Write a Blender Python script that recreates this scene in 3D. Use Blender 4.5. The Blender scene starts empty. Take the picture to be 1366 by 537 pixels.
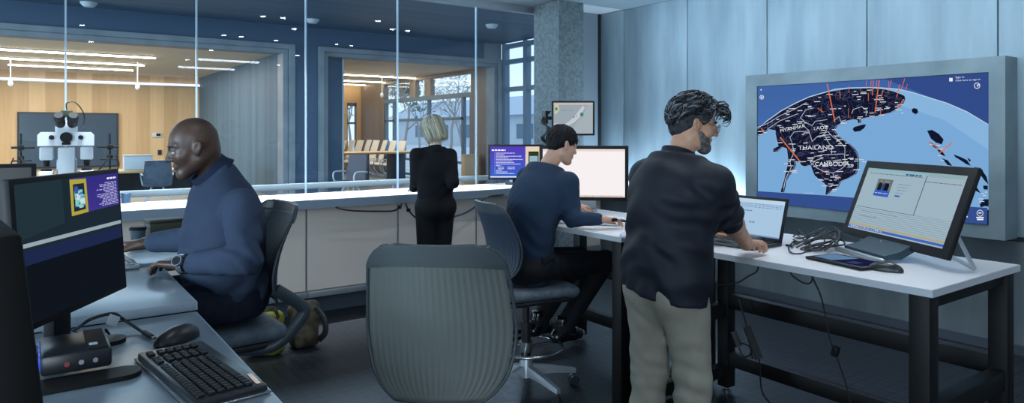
import bpy, bmesh, math, random
import numpy as np
from mathutils import Vector, Matrix, Euler
from mathutils.geometry import tessellate_polygon
random.seed(11)
SC = bpy.context.scene
COL = SC.collection
PI = math.pi
R = math.radians
# ---------------------------------------------------------------- camera model (1366 x 537 photograph)
TH = R(35.4); FPX = 910.0; CXP = 683.0; HZ = 176.0; EYE = 1.58
FW = Vector((math.sin(TH), math.cos(TH), 0)); RT = Vector((math.cos(TH), -math.sin(TH), 0))
def px(u, v, F):
    "point of the room seen at photo pixel (u,v) at distance F along the view axis"
    return FW*F + RT*((u-CXP)/FPX*F) + Vector((0, 0, EYE-(v-HZ)/FPX*F))
def on_x(u, v, x):
    d = FW + RT*((u-CXP)/FPX); return px(u, v, x/d.x)
def on_y(u, v, y):
    d = FW + RT*((u-CXP)/FPX); return px(u, v, y/d.y)
def on_z(u, v, z):
    return px(u, v, (EYE-z)*FPX/(v-HZ))
# ---------------------------------------------------------------- materials
def lin(c):
    c = c/255.0
    return c/12.92 if c <= .04045 else ((c+.055)/1.055)**2.4
def rgb(c): return (lin(c[0]), lin(c[1]), lin(c[2]), 1)
MATS = {}
def mat(name, col=(128, 128, 128), rough=.5, metal=0, spec=.5, emit=None, es=1.0, alpha=None):
    if name in MATS: return MATS[name]
    m = bpy.data.materials.new(name); m.use_nodes = True
    b = m.node_tree.nodes['Principled BSDF']
    b.inputs['Base Color'].default_value = rgb(col)
    b.inputs['Roughness'].default_value = rough
    b.inputs['Metallic'].default_value = metal
    b.inputs['Specular IOR Level'].default_value = spec
    if emit:
        b.inputs['Emission Color'].default_value = rgb(emit)
        b.inputs['Emission Strength'].default_value = es
    MATS[name] = m
    return m
def nd(m, t, **kw):
    n = m.node_tree.nodes.new(t)
    for k, v in kw.items():
        if k in n.inputs: n.inputs[k].default_value = v
        else: setattr(n, k, v)
    return n
def ln(m, a, ao, b, bi): m.node_tree.links.new(a.outputs[ao], b.inputs[bi])
def vary(m, c1, c2, scale=5, stretch=(1, 1, 1), detail=6, lo=.35, hi=.65, bump=0, bscale=None, bstretch=None, coord='Object', dist=.01):
    "two-colour noise on the base colour, optional bump"
    nt = m.node_tree; b = nt.nodes['Principled BSDF']
    tc = nd(m, 'ShaderNodeTexCoord'); mp = nd(m, 'ShaderNodeMapping'); mp.inputs['Scale'].default_value = stretch
    ln(m, tc, coord, mp, 'Vector')
    nz = nd(m, 'ShaderNodeTexNoise', Scale=scale, Detail=detail); ln(m, mp, 'Vector', nz, 'Vector')
    cr = nd(m, 'ShaderNodeValToRGB'); ln(m, nz, 'Fac', cr, 'Fac')
    e = cr.color_ramp.elements; e[0].position = lo; e[1].position = hi; e[0].color = rgb(c1); e[1].color = rgb(c2)
    ln(m, cr, 'Color', b, 'Base Color')
    if bump: bumpify(m, bump, bscale or scale*4, bstretch or stretch, coord, dist)
    return m
def bumpify(m, strength, scale, stretch=(1, 1, 1), coord='Object', dist=.01):
    b = m.node_tree.nodes['Principled BSDF']
    tc = nd(m, 'ShaderNodeTexCoord'); mp = nd(m, 'ShaderNodeMapping'); mp.inputs['Scale'].default_value = stretch
    ln(m, tc, coord, mp, 'Vector')
    nz = nd(m, 'ShaderNodeTexNoise', Scale=scale, Detail=4); ln(m, mp, 'Vector', nz, 'Vector')
    bp = nd(m, 'ShaderNodeBump', Strength=strength, Distance=dist); ln(m, nz, 'Fac', bp, 'Height')
    ln(m, bp, 'Normal', b, 'Normal')
    return m
def glow(col, s=1.0):
    "a lit screen colour / lamp colour: pure emission"
    n = 'glow_%d_%d_%d_%d' % (col[0], col[1], col[2], int(s*100))
    if n in MATS: return MATS[n]
    m = bpy.data.materials.new(n); m.use_nodes = True
    nt = m.node_tree; nt.nodes.remove(nt.nodes['Principled BSDF'])
    e = nt.nodes.new('ShaderNodeEmission'); e.inputs[0].default_value = rgb(col); e.inputs[1].default_value = s
    nt.links.new(e.outputs[0], nt.nodes['Material Output'].inputs[0])
    MATS[n] = m
    return m
def glass_mat(name, tint, ior=1.35, rough=0.0):
    m = bpy.data.materials.new(name); m.use_nodes = True; MATS[name] = m
    nt = m.node_tree; nt.nodes.remove(nt.nodes['Principled BSDF'])
    t = nt.nodes.new('ShaderNodeBsdfTransparent'); t.inputs[0].default_value = rgb(tint)
    g = nt.nodes.new('ShaderNodeBsdfGlossy'); g.inputs['Roughness'].default_value = rough
    f = nt.nodes.new('ShaderNodeFresnel'); f.inputs['IOR'].default_value = ior
    mx = nt.nodes.new('ShaderNodeMixShader'); ge = nt.nodes.new('ShaderNodeNewGeometry'); sb = nt.nodes.new('ShaderNodeMath'); sb.operation = 'SUBTRACT'; sb.use_clamp = True
    nt.links.new(f.outputs[0], sb.inputs[0]); nt.links.new(ge.outputs['Backfacing'], sb.inputs[1])
    nt.links.new(sb.outputs[0], mx.inputs[0]); nt.links.new(t.outputs[0], mx.inputs[1]); nt.links.new(g.outputs[0], mx.inputs[2])
    nt.links.new(mx.outputs[0], nt.nodes['Material Output'].inputs[0])
    return m
# ---------------------------------------------------------------- mesh builder
class MB:
    def __init__(s): s.bm = bmesh.new(); s.mi = 0
    def _mark(s, faces):
        for f in faces: f.material_index = s.mi
    def box(s, c, size, rot=None, bev=0, seg=2):
        r = bmesh.ops.create_cube(s.bm, size=1.0); vs = r['verts']
        bmesh.ops.scale(s.bm, vec=Vector(size), verts=vs)
        if bev:
            es = list({e for v in vs for e in v.link_edges})
            o = bmesh.ops.bevel(s.bm, geom=es, offset=bev, segments=seg, affect='EDGES', profile=.5)
            vs = list({v for f in o['faces'] for v in f.verts} | {v for v in vs if v.is_valid})
        if rot is not None: bmesh.ops.transform(s.bm, matrix=rot.to_4x4() if hasattr(rot, 'to_4x4') else rot, verts=vs)
        bmesh.ops.translate(s.bm, vec=Vector(c), verts=vs)
        s._mark({f for v in vs for f in v.link_faces}); return s
    def b2(s, lo, hi, bev=0):
        lo = Vector(lo); hi = Vector(hi)
        return s.box((lo+hi)/2, [abs(hi[i]-lo[i]) for i in range(3)], None, bev)
    def ring_surface(s, rings, cap=True, closed=True):
        vr = [[s.bm.verts.new(p) for p in r] for r in rings]
        n = len(vr[0]); fs = []
        for i in range(len(vr)-1):
            for j in range(n if closed else n-1):
                k = (j+1) % n
                try: fs.append(s.bm.faces.new((vr[i][j], vr[i][k], vr[i+1][k], vr[i+1][j])))
                except ValueError: pass
        if cap and closed:
            fs.append(s.bm.faces.new(list(reversed(vr[0])))); fs.append(s.bm.faces.new(vr[-1]))
        s._mark(fs); return s
    def tube(s, pts, r, n=8, cap=True, flat=None):
        pts = [Vector(p) for p in pts]; rs = r if isinstance(r, (list, tuple)) else [r]*len(pts)
        t0 = (pts[1]-pts[0]).normalized()
        up = Vector((0, 0, 1)) if abs(t0.z) < .9 else Vector((1, 0, 0))
        nrm = t0.cross(up).normalized(); rings = []
        for i, p in enumerate(pts):
            t = (pts[min(i+1, len(pts)-1)]-pts[max(i-1, 0)]).normalized()
            nrm = (nrm - t*nrm.dot(t)).normalized(); bn = t.cross(nrm)
            fx = flat or 1.0
            rings.append([p + nrm*(math.cos(a)*rs[i]) + bn*(math.sin(a)*rs[i]*fx) for a in [2*PI*k/n for k in range(n)]])
        return s.ring_surface(rings, cap)
    def cyl(s, a, b, r, r2=None, n=20): return s.tube([a, b], [r, r if r2 is None else r2], n)
    def lathe(s, prof, c=(0, 0, 0), n=28, rot=None):
        c = Vector(c); rings = []
        for (r, z) in prof:
            ring = [Vector((r*math.cos(2*PI*k/n), r*math.sin(2*PI*k/n), z)) for k in range(n)]
            if rot is not None: ring = [rot @ p for p in ring]
            rings.append([p+c for p in ring])
        return s.ring_surface(rings)
    def prism(s, poly, h0, h1, f=None):
        f = f or (lambda x, y, z: (x, y, z))
        return s.ring_surface([[f(x, y, h0) for x, y in poly], [f(x, y, h1) for x, y in poly]])
    def ell(s, c, r, rot=None, n=16):
        rr = bmesh.ops.create_uvsphere(s.bm, u_segments=n, v_segments=max(8, n*2//3), radius=1.0); vs = rr['verts']
        bmesh.ops.scale(s.bm, vec=Vector(r), verts=vs)
        if rot is not None: bmesh.ops.transform(s.bm, matrix=rot.to_4x4(), verts=vs)
        bmesh.ops.translate(s.bm, vec=Vector(c), verts=vs)
        s._mark({f for v in vs for f in v.link_faces}); return s
    def poly(s, pts):
        "flat filled polygon, any outline"
        tr = tessellate_polygon([[Vector(p) for p in pts]])
        vs = [s.bm.verts.new(p) for p in pts]; fs = []
        for t in tr:
            try: fs.append(s.bm.faces.new([vs[i] for i in t]))
            except ValueError: pass
        s._mark(fs); return s
    def sheet(s, fn, nu, nv, th=.004):
        "thickened parametric sheet fn(u,v) -> (point, normal)"
        A = []; B = []
        for i in range(nu+1):
            ra = []; rb = []
            for j in range(nv+1):
                p, n = fn(i/nu, j/nv); p = Vector(p); n = Vector(n).normalized()
                ra.append(s.bm.verts.new(p+n*th/2)); rb.append(s.bm.verts.new(p-n*th/2))
            A.append(ra); B.append(rb)
        fs = []
        for i in range(nu):
            for j in range(nv):
                fs.append(s.bm.faces.new((A[i][j], A[i+1][j], A[i+1][j+1], A[i][j+1])))
                fs.append(s.bm.faces.new((B[i][j+1], B[i+1][j+1], B[i+1][j], B[i][j])))
        for i in range(nu):
            fs.append(s.bm.faces.new((A[i][0], B[i][0], B[i+1][0], A[i+1][0])))
            fs.append(s.bm.faces.new((A[i+1][nv], B[i+1][nv], B[i][nv], A[i][nv])))
        for j in range(nv):
            fs.append(s.bm.faces.new((A[0][j+1], B[0][j+1], B[0][j], A[0][j])))
            fs.append(s.bm.faces.new((A[nu][j], B[nu][j], B[nu][j+1], A[nu][j+1])))
        s._mark(fs); return s
LOCM = {}
def obj(name, mb, mats, parent=None, world=False, ang=38):
    me = bpy.data.meshes.new(name)
    bmesh.ops.recalc_face_normals(mb.bm, faces=mb.bm.faces)
    mb.bm.to_mesh(me); mb.bm.free()
    return link(name, me, mats, parent, world, ang)
def link(name, me, mats, parent=None, world=False, ang=38):
    for m in (mats if isinstance(mats, (list, tuple)) else [mats]): me.materials.append(m)
    if parent is not None and world: me.transform(LOCM[parent.name].inverted())
    if ang:
        me.polygons.foreach_set('use_smooth', [True]*len(me.polygons))
        if ang < 180: me.set_sharp_from_angle(angle=R(ang))
    o = bpy.data.objects.new(name, me); COL.objects.link(o)
    if parent is not None:
        o.parent = parent
        LOCM[o.name] = LOCM[parent.name]
    return o
def thing(name, label, cat, loc=(0, 0, 0), rotz=0, group=None):
    o = bpy.data.objects.new(name, None); COL.objects.link(o)
    o.location = loc; o.rotation_euler = (0, 0, rotz); o['label'] = label; o['category'] = cat
    o.empty_display_size = .1
    if group: o['group'] = group
    LOCM[o.name] = Matrix.Translation(Vector(loc)) @ Matrix.Rotation(rotz, 4, 'Z')
    return o
def tag(o, label, cat, group=None):
    o['label'] = label; o['category'] = cat
    if group: o['group'] = group
    return o
def struct(name, mb, m, parent=None, ang=38):
    o = obj(name, mb, m, parent, False, ang); o['kind'] = 'structure'
    if parent is None: LOCM[o.name] = Matrix.Identity(4)
    return o
def dup(root, loc, rotz, label, group=None):
    r = root.copy(); COL.objects.link(r); r.location = loc; r.rotation_euler = (0, 0, rotz); r['label'] = label
    if group: r['group'] = group
    for ch in list(root.children):
        c = ch.copy(); COL.objects.link(c); c.parent = r
        for g in ch.children:
            d = g.copy(); COL.objects.link(d); d.parent = c
    return r
def top(name, mb, m, label, cat, group=None, ang=38):
    "a thing that is one mesh, built in room coordinates, origin at its base"
    o = obj(name, mb, m, None, False, ang)
    me = o.data; xs = [v.co for v in me.vertices]
    c = Vector((sum(p.x for p in xs)/len(xs), sum(p.y for p in xs)/len(xs), min(p.z for p in xs)))
    me.transform(Matrix.Translation(-c)); o.location = c
    return tag(o, label, cat, group)
def smooth_path(pts, n=8):
    "Catmull-Rom through the points"
    P = [Vector(p) for p in pts]; P = [P[0]*2-P[1]]+P+[P[-1]*2-P[-2]]; out = []
    for i in range(1, len(P)-2):
        for k in range(n):
            t = k/n; a, b, c, d = P[i-1], P[i], P[i+1], P[i+2]
            out.append(.5*((2*b)+(c-a)*t+(2*a-5*b+4*c-d)*t*t+(3*b-a-3*c+d)*t**3))
    out.append(P[-2]); return out
def text_mesh(name, s, size, M, m, parent=None, align='LEFT', world=True):
    cu = bpy.data.curves.new(name, 'FONT'); cu.body = s; cu.size = size; cu.align_x = align
    o = bpy.data.objects.new(name, cu); COL.objects.link(o)
    me = bpy.data.meshes.new_from_object(o.evaluated_get(bpy.context.evaluated_depsgraph_get()))
    bpy.data.objects.remove(o); bpy.data.curves.remove(cu)
    me.transform(M); me.materials.clear(); me.name = name
    return link(name, me, m, parent, world, 0)
def picture(name, parent, layers, f, step=.00004):
    "flat picture on a screen: layers of (outline, colour, strength), f(x, y, lift) gives the place"
    mb = MB(); mats = []
    for i, (poly, col, s) in enumerate(layers):
        g = glow(col, s)
        if g not in mats: mats.append(g)
        mb.mi = mats.index(g)
        mb.poly([f(x, y, step*(1+i if isinstance(i, int) else 1)) for x, y in poly])
    me = bpy.data.meshes.new(name); mb.bm.to_mesh(me); mb.bm.free()
    return link(name, me, mats, parent, False, 0)
def rect(x0, y0, x1, y1): return [(x0, y0), (x1, y0), (x1, y1), (x0, y1)]
def stroke(pts, w):
    out = []
    for a, b in zip(pts[:-1], pts[1:]):
        dx, dy = b[0]-a[0], b[1]-a[1]; L = math.hypot(dx, dy) or 1e-6
        nx, ny = -dy/L*w/2, dx/L*w/2
        out.append([(a[0]+nx, a[1]+ny), (a[0]-nx, a[1]-ny), (b[0]-nx, b[1]-ny), (b[0]+nx, b[1]+ny)])
    return out
def rring(cx, cy, r0, r1, n=20):
    out = []
    for k in range(n):
        a, b = 2*PI*k/n, 2*PI*(k+1)/n
        out.append([(cx+r0*math.cos(a), cy+r0*math.sin(a)), (cx+r1*math.cos(a), cy+r1*math.sin(a)), (cx+r1*math.cos(b), cy+r1*math.sin(b)), (cx+r0*math.cos(b), cy+r0*math.sin(b))])
    return out
# ---------------------------------------------------------------- signed-distance modelling for bodies, clothes and soft things
def axis_pts(lo, hi, coarse, fine, spans):
    out = [lo]
    while out[-1] < hi:
        x = out[-1]; st = fine if any(a-coarse*.5 <= x <= b for a, b in spans) else coarse
        out.append(x+st)
    return np.array(out, dtype=np.float32)
class Sdf:
    def __init__(s, lo, hi, coarse=.01, fine=.004, fx=(), fy=(), fz=()):
        s.ax = [axis_pts(lo[i], hi[i], coarse, fine, sp) for i, sp in enumerate((fx, fy, fz))]
        s.d = np.ones([len(a) for a in s.ax], dtype=np.float32)
    def sub(s, lo, hi):
        sl = []
        for i in range(3):
            a = max(0, int(np.searchsorted(s.ax[i], lo[i]))-1); b = min(len(s.ax[i]), int(np.searchsorted(s.ax[i], hi[i]))+1)
            sl.append(slice(a, max(b, a+1)))
        X = s.ax[0][sl[0]][:, None, None]; Y = s.ax[1][sl[1]][None, :, None]; Z = s.ax[2][sl[2]][None, None, :]
        return tuple(sl), X, Y, Z
    def _put(s, sl, b, k, op):
        a = s.d[sl]
        if op == 'u':
            h = np.clip(.5+.5*(b-a)/k, 0, 1); s.d[sl] = b+(a-b)*h-k*h*(1-h)
        elif op == 's':
            b = -b; h = np.clip(.5-.5*(b-a)/k, 0, 1); s.d[sl] = b+(a-b)*h+k*h*(1-h)
        elif op == 'i':
            h = np.clip(.5-.5*(b-a)/k, 0, 1); s.d[sl] = b+(a-b)*h+k*h*(1-h)
    def cone(s, a, b, r1, r2=None, k=.02, op='u', sq=None):
        a = Vector(a); b = Vector(b); r2 = r1 if r2 is None else r2; m = max(r1, r2)+.05+k
        lo = [min(a[i], b[i])-m for i in range(3)]; hi = [max(a[i], b[i])+m for i in range(3)]
        sl, X, Y, Z = s.sub(lo, hi); ba = b-a; l2 = max(ba.length_squared, 1e-9)
        px_, py_, pz_ = X-a.x, Y-a.y, Z-a.z
        t = np.clip((px_*ba.x+py_*ba.y+pz_*ba.z)/l2, 0, 1)
        qx, qy, qz = px_-ba.x*t, py_-ba.y*t, pz_-ba.z*t
        if sq:
            w, f = Vector(sq[0]).normalized(), sq[1]; c = (qx*w.x+qy*w.y+qz*w.z)*(f-1)
            qx, qy, qz = qx+w.x*c, qy+w.y*c, qz+w.z*c
        d = np.sqrt(qx*qx+qy*qy+qz*qz)-(r1+(r2-r1)*t)
        if sq and sq[1] > 1: d = d/(1+(sq[1]-1)*.5)
        s._put(sl, d, k, op); return s
    def ell(s, c, r, rot=None, k=.02, op='u'):
        c = Vector(c); m = max(r)+.04+k
        sl, X, Y, Z = s.sub([c[i]-m for i in range(3)], [c[i]+m for i in range(3)])
        x, y, z = X-c.x, Y-c.y, Z-c.z
        if rot is not None:
            q = rot.transposed()
            x, y, z = q[0][0]*x+q[0][1]*y+q[0][2]*z, q[1][0]*x+q[1][1]*y+q[1][2]*z, q[2][0]*x+q[2][1]*y+q[2][2]*z
        k0 = np.sqrt((x/r[0])**2+(y/r[1])**2+(z/r[2])**2)+1e-6
        k1 = np.sqrt((x/r[0]**2)**2+(y/r[1]**2)**2+(z/r[2]**2)**2)+1e-6
        s._put(sl, k0*(k0-1)/k1, k, op); return s
    def box(s, c, h, r=.01, rot=None, k=.01, op='u'):
        c = Vector(c); m = Vector(h).length+.04+k
        sl, X, Y, Z = s.sub([c[i]-m for i in range(3)], [c[i]+m for i in range(3)])
        x, y, z = X-c.x, Y-c.y, Z-c.z
        if rot is not None:
            q = rot.transposed()
            x, y, z = q[0][0]*x+q[0][1]*y+q[0][2]*z, q[1][0]*x+q[1][1]*y+q[1][2]*z, q[2][0]*x+q[2][1]*y+q[2][2]*z
        x, y, z = abs(x)-h[0]+r, abs(y)-h[1]+r, abs(z)-h[2]+r
        d = np.sqrt(np.maximum(x, 0)**2+np.maximum(y, 0)**2+np.maximum(z, 0)**2)+np.minimum(np.maximum(x, np.maximum(y, z)), 0)-r
        s._put(sl, d, k, op); return s
    def chain(s, pts, rs, k=.02, op='u', sq=None):
        for i in range(len(pts)-1):
            if sq: q = (sq[0], (sq[1][i]+sq[1][i+1])/2) if isinstance(sq[1], (list, tuple)) else sq
            else: q = None
            s.cone(pts[i], pts[i+1], rs[i], rs[i+1], k, op, q)
        return s
    def plane(s, p, n, k=.006):
        "cut away what lies on the side n points to"
        n = Vector(n).normalized(); p = Vector(p)
        X, Y, Z = s.ax[0][:, None, None], s.ax[1][None, :, None], s.ax[2][None, None, :]
        d = (X-p.x)*n.x+(Y-p.y)*n.y+(Z-p.z)*n.z
        s._put((slice(None),)*3, d, k, 'i'); return s
    def folds(s, c, rad, amp, f, dirv, seed=0.0):
        "cloth folds: rippled displacement that runs across dirv, inside a soft ball"
        c = Vector(c); sl, X, Y, Z = s.sub([c[i]-rad for i in range(3)], [c[i]+rad for i in range(3)])
        d = Vector(dirv).normalized(); x, y, z = X-c.x, Y-c.y, Z-c.z
        w = np.clip(1-np.sqrt(x*x+y*y+z*z)/rad, 0, 1); w = w*w*(3-2*w)
        ph = (x*d.x+y*d.y+z*d.z)*f
        n = np.sin(ph+1.9*np.sin(x*f*.31+seed)+1.6*np.sin(y*f*.37+seed*2)+1.7*np.sin(z*f*.29+seed*3))
        n2 = np.sin(ph*1.9+2.0*np.sin(y*f*.5-seed)+1.5*np.sin(z*f*.55+seed))
        s.d[sl] += (amp*w*(n*.7+n2*.4)).astype(np.float32); return s
    def mesh(s, name, smooth=1):
        D = s.d; neg = D < 0; n0, n1, n2 = [n-1 for n in D.shape]
        cnt = np.zeros((n0, n1, n2), dtype=np.uint8)
        for i in (0, 1):
            for j in (0, 1):
                for k in (0, 1): cnt += neg[i:i+n0, j:j+n1, k:k+n2]
        act = (cnt > 0) & (cnt < 8)
        I, J, K = np.nonzero(act); N = len(I)
        idx = np.full((n0, n1, n2), -1, dtype=np.int32); idx[I, J, K] = np.arange(N, dtype=np.int32)
        acc = np.zeros((N, 3)); num = np.zeros(N)
        cv = {}
        for i in (0, 1):
            for j in (0, 1):
                for k in (0, 1): cv[(i, j, k)] = D[I+i, J+j, K+k].astype(np.float64)
        for c in list(cv):
            for axx in range(3):
                if c[axx] == 1: continue
                e = list(c); e[axx] = 1; e = tuple(e)
                a, b = cv[c], cv[e]; m = (a < 0) != (b < 0)
                t = np.where(m, a/(a-b+1e-12), 0)
                for q in range(3):
                    acc[:, q] += np.where(m, c[q]+(t if q == axx else 0), 0)
                num += m
        acc /= num[:, None]
        P = np.zeros((N, 3))
        for q, ii in enumerate((I, J, K)):
            A = s.ax[q].astype(np.float64); P[:, q] = A[ii]+acc[:, q]*(A[ii+1]-A[ii])
        faces = []
        for axx in range(3):
            sa = [slice(None)]*3; sb = [slice(None)]*3; sa[axx] = slice(0, -1); sb[axx] = slice(1, None)
            ch = neg[tuple(sa)] != neg[tuple(sb)]
            o1, o2 = (axx+1) % 3, (axx+2) % 3
            E = list(np.nonzero(ch))
            ok = (E[o1] > 0) & (E[o2] > 0) & (E[o1] < D.shape[o1]-1) & (E[o2] < D.shape[o2]-1)
            E = [e[ok] for e in E]
            fl = neg[tuple(E)]
            q = []
            for (d1, d2) in ((-1, -1), (0, -1), (0, 0), (-1, 0)):
                G = [e.copy() for e in E]; G[o1] = G[o1]+d1; G[o2] = G[o2]+d2
                q.append(idx[tuple(G)])
            Q = np.stack(q, 1); Q[~fl] = Q[~fl][:, ::-1]
            faces.append(Q)
        Fc = np.concatenate(faces); Fc = Fc[(Fc >= 0).all(1)]
        for _ in range(smooth):
            S = np.zeros((N, 3)); C = np.zeros(N)
            for a, b in ((0, 1), (1, 2), (2, 3), (3, 0)):
                for q in range(3):
                    S[:, q] += np.bincount(Fc[:, a], P[Fc[:, b], q], N)+np.bincount(Fc[:, b], P[Fc[:, a], q], N)
                C += np.bincount(Fc[:, a], minlength=N)+np.bincount(Fc[:, b], minlength=N)
            P = .5*P+.5*S/np.maximum(C, 1)[:, None]
        me = bpy.data.meshes.new(name)
        me.vertices.add(N); me.vertices.foreach_set('co', P.astype(np.float32).ravel())
        nf = len(Fc); me.loops.add(nf*4); me.polygons.add(nf)
        me.loops.foreach_set('vertex_index', Fc.astype(np.int32).ravel())
        me.polygons.foreach_set('loop_start', np.arange(0, nf*4, 4, dtype=np.int32))
        me.update(calc_edges=True); me.validate()
        return me
def soft(name, sd, m, parent=None, smooth=1):
    return link(name, sd.mesh(name, smooth), m, parent, False, 180)
# ================================================================ MATERIALS
m_conc = vary(mat('wall_concrete', rough=.62), (124, 143, 154), (152, 170, 180), scale=2.4, stretch=(1, 2.2, .35), detail=8, lo=.3, hi=.7, bump=.05, bscale=9)
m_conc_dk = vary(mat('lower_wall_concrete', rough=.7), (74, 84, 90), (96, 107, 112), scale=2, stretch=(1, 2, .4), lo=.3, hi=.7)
m_frame = vary(mat('display_surround', rough=.5), (100, 115, 122), (126, 141, 147), scale=3, stretch=(1, 1, 1), lo=.3, hi=.7)
m_pillar = vary(mat('pillar_concrete', rough=.85), (92, 104, 109), (124, 136, 141), scale=30, detail=10, lo=.3, hi=.68, bump=.5, bscale=38, dist=.02)
m_ceil = vary(mat('ceiling_paint', rough=.8), (118, 136, 148), (140, 156, 166), scale=.8, lo=.3, hi=.7)
m_plaster = mat('pale_plaster', (190, 200, 206), .7)
m_endwall = mat('grey_wall', (122, 134, 144), .6)
m_white = mat('white_laminate', (196, 194, 192), .35)
m_cab = vary(mat('cabinet_panel', rough=.42), (216, 203, 192), (222, 210, 199), scale=1, lo=.3, hi=.7)
m_top = mat('worktop_white', (214, 214, 218), .28)
m_edge = mat('worktop_edge_shaded', (128, 142, 156), .4)  # front edge lies in shade, its darker tone is put into the colour
m_alu = mat('brushed_aluminium', (176, 184, 190), .35, .7)
m_plinth = mat('plinth_dark', (58, 66, 76), .5)
m_black = mat('black_plastic', (16, 17, 20), .55, 0, .3)
m_black2 = mat('black_satin', (30, 33, 37), .35)
m_blackmetal = mat('black_powder_coat', (11, 12, 14), .55, 0, .3)
m_cable = mat('black_cable', (14, 15, 17), .5)
m_steel = mat('polished_steel', (175, 180, 185), .22, .9)
m_hallceil = mat('hall_ceiling', rough=.55)
m_bulk = mat('bulkhead_blue_cast', (66, 88, 112), .5)  # blue cast of the dim hall is mixed into this colour
m_hallframe = vary(mat('opening_frame', rough=.5), (112, 122, 130), (136, 144, 150), scale=2, stretch=(1, 1, 1), lo=.3, hi=.7)
m_hallfloor = mat('hall_floor', (120, 124, 128), .4)
m_wood = mat('oak_planks', rough=.5)
m_winbar = mat('window_bar', (98, 120, 140), .45)
m_curtain = mat('partition_panel', rough=.6)
m_glass = glass_mat('glass_pane', (240, 247, 251), 1.52)
m_winglass = glass_mat('window_glass', (250, 253, 255), 1.25)
m_floor = mat('rubber_tile_floor', rough=.42)
def tex_floor(m):
    b = m.node_tree.nodes['Principled BSDF']
    tc = nd(m, 'ShaderNodeTexCoord'); br = nd(m, 'ShaderNodeTexBrick', Scale=1.0)
    br.offset = 0.0
    br.inputs['Color1'].default_value = rgb((33, 38, 46)); br.inputs['Color2'].default_value = rgb((28, 33, 41)); br.inputs['Mortar'].default_value = rgb((17, 20, 26))
    br.inputs['Mortar Size'].default_value = .008; br.inputs['Brick Width'].default_value = .075; br.inputs['Row Height'].default_value = .075
    ln(m, tc, 'Object', br, 'Vector'); ln(m, br, 'Color', b, 'Base Color')
    bp = nd(m, 'ShaderNodeBump', Strength=.35, Distance=.004); ln(m, br, 'Fac', bp, 'Height'); bp.invert = True
    ln(m, bp, 'Normal', b, 'Normal')
tex_floor(m_floor)
def planks(m, c1, c2, width, along='Z', grain=1.0, axis='X', gap=None):
    "vertical planks: each board its own tone plus grain"
    b = m.node_tree.nodes['Principled BSDF']
    tc = nd(m, 'ShaderNodeTexCoord'); sx = nd(m, 'ShaderNodeSeparateXYZ'); ln(m, tc, 'Object', sx, 'Vector')
    ad = nd(m, 'ShaderNodeMath', operation='ADD'); ln(m, sx, 'X', ad, 0); ln(m, sx, 'Y', ad, 1)
    src = (sx, axis) if axis != 'XY' else (ad, 'Value')
    dv = nd(m, 'ShaderNodeMath', operation='DIVIDE'); dv.inputs[1].default_value = width; ln(m, src[0], src[1], dv, 0)
    fl = nd(m, 'ShaderNodeMath', operation='FLOOR'); ln(m, dv, 'Value', fl, 0)
    wn = nd(m, 'ShaderNodeTexWhiteNoise', noise_dimensions='1D'); ln(m, fl, 'Value', wn, 'W')
    mp = nd(m, 'ShaderNodeMapping'); mp.inputs['Scale'].default_value = (9, 9, .5) if along == 'Z' else ((.5, 9, 9) if along == 'X' else (9, .5, 9))
    ln(m, tc, 'Object', mp, 'Vector')
    nz = nd(m, 'ShaderNodeTexNoise', Scale=1.6, Detail=6); ln(m, mp, 'Vector', nz, 'Vector')
    mx = nd(m, 'ShaderNodeMath', operation='ADD'); ln(m, wn, 'Value', mx, 0); ln(m, nz, 'Fac', mx, 1)
    hf = nd(m, 'ShaderNodeMath', operation='MULTIPLY'); hf.inputs[1].default_value = .5; ln(m, mx, 'Value', hf, 0)
    cr = nd(m, 'ShaderNodeValToRGB'); ln(m, hf, 'Value', cr, 'Fac')
    e = cr.color_ramp.elements; e[0].position = .15; e[1].position = .85; e[0].color = rgb(c1); e[1].color = rgb(c2)
    ln(m, cr, 'Color', b, 'Base Color')
planks(m_wood, (184, 148, 106), (218, 184, 142), .42, axis='XY')
planks(m_hallceil, (62, 84, 106), (84, 108, 130), .16, along='X', axis='Y')  # ceiling boards carry the hall's blue cast in their colour
planks(m_curtain, (62, 86, 106), (82, 106, 122), .12, axis='Y')
# ================================================================ WORLD
w = bpy.data.worlds.new('overcast_sky'); SC.world = w; w.use_nodes = True
bg = w.node_tree.nodes['Background']; bg.inputs[0].default_value = rgb((206, 222, 238)); bg.inputs[1].default_value = 1.8
# ================================================================ OUR ROOM
GY = 6.30; WX = 5.74; CZ = 3.02
struct('floor', MB().b2((-4.2, -4.0, -.1), (5.85, 6.36, 0)), m_floor)
struct('ceiling', MB().b2((-4.2, -4.0, CZ), (5.9, 5.80, CZ+.2)), m_ceil)
struct('trim_1', MB().b2((-4.2, 5.805, CZ+.004), (5.9, 6.40, CZ+.2)), m_plaster)
struct('trim_2', MB().b2((-4.2, GY-.03, 2.945), (4.95, GY+.05, CZ+.003)), m_alu)
ys = [6.20, 5.80, 4.848, 3.887, 2.94, 1.993, 1.04, .09, -.86, -1.81, -4.0]
mb = MB()
for a, b in zip(ys[:-1], ys[1:]):
    mb.b2((WX, b+.005, .835), (WX+.04, a-.005, CZ-.002), .003)
struct('wall_right', mb, m_conc); struct('wall_right_backing', MB().b2((WX+.042, -4.0, .802), (WX+.12, 6.2, CZ)).b2((WX+.122, -4.1, -.1), (WX+.22, 6.4, CZ+.2)), m_plinth)
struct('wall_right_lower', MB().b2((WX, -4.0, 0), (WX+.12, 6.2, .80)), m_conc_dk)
struct('trim_3', MB().b2((WX-.10, 4.02, .795), (WX+.1, 6.195, .832)).b2((WX-.10, 4.02, .832), (WX-.085, 6.195, .855)), m_conc_dk)
struct('baseboard_right', MB().b2((WX-.012, -4.0, 0), (WX-.001, 6.19, .07)), m_plinth)
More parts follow.
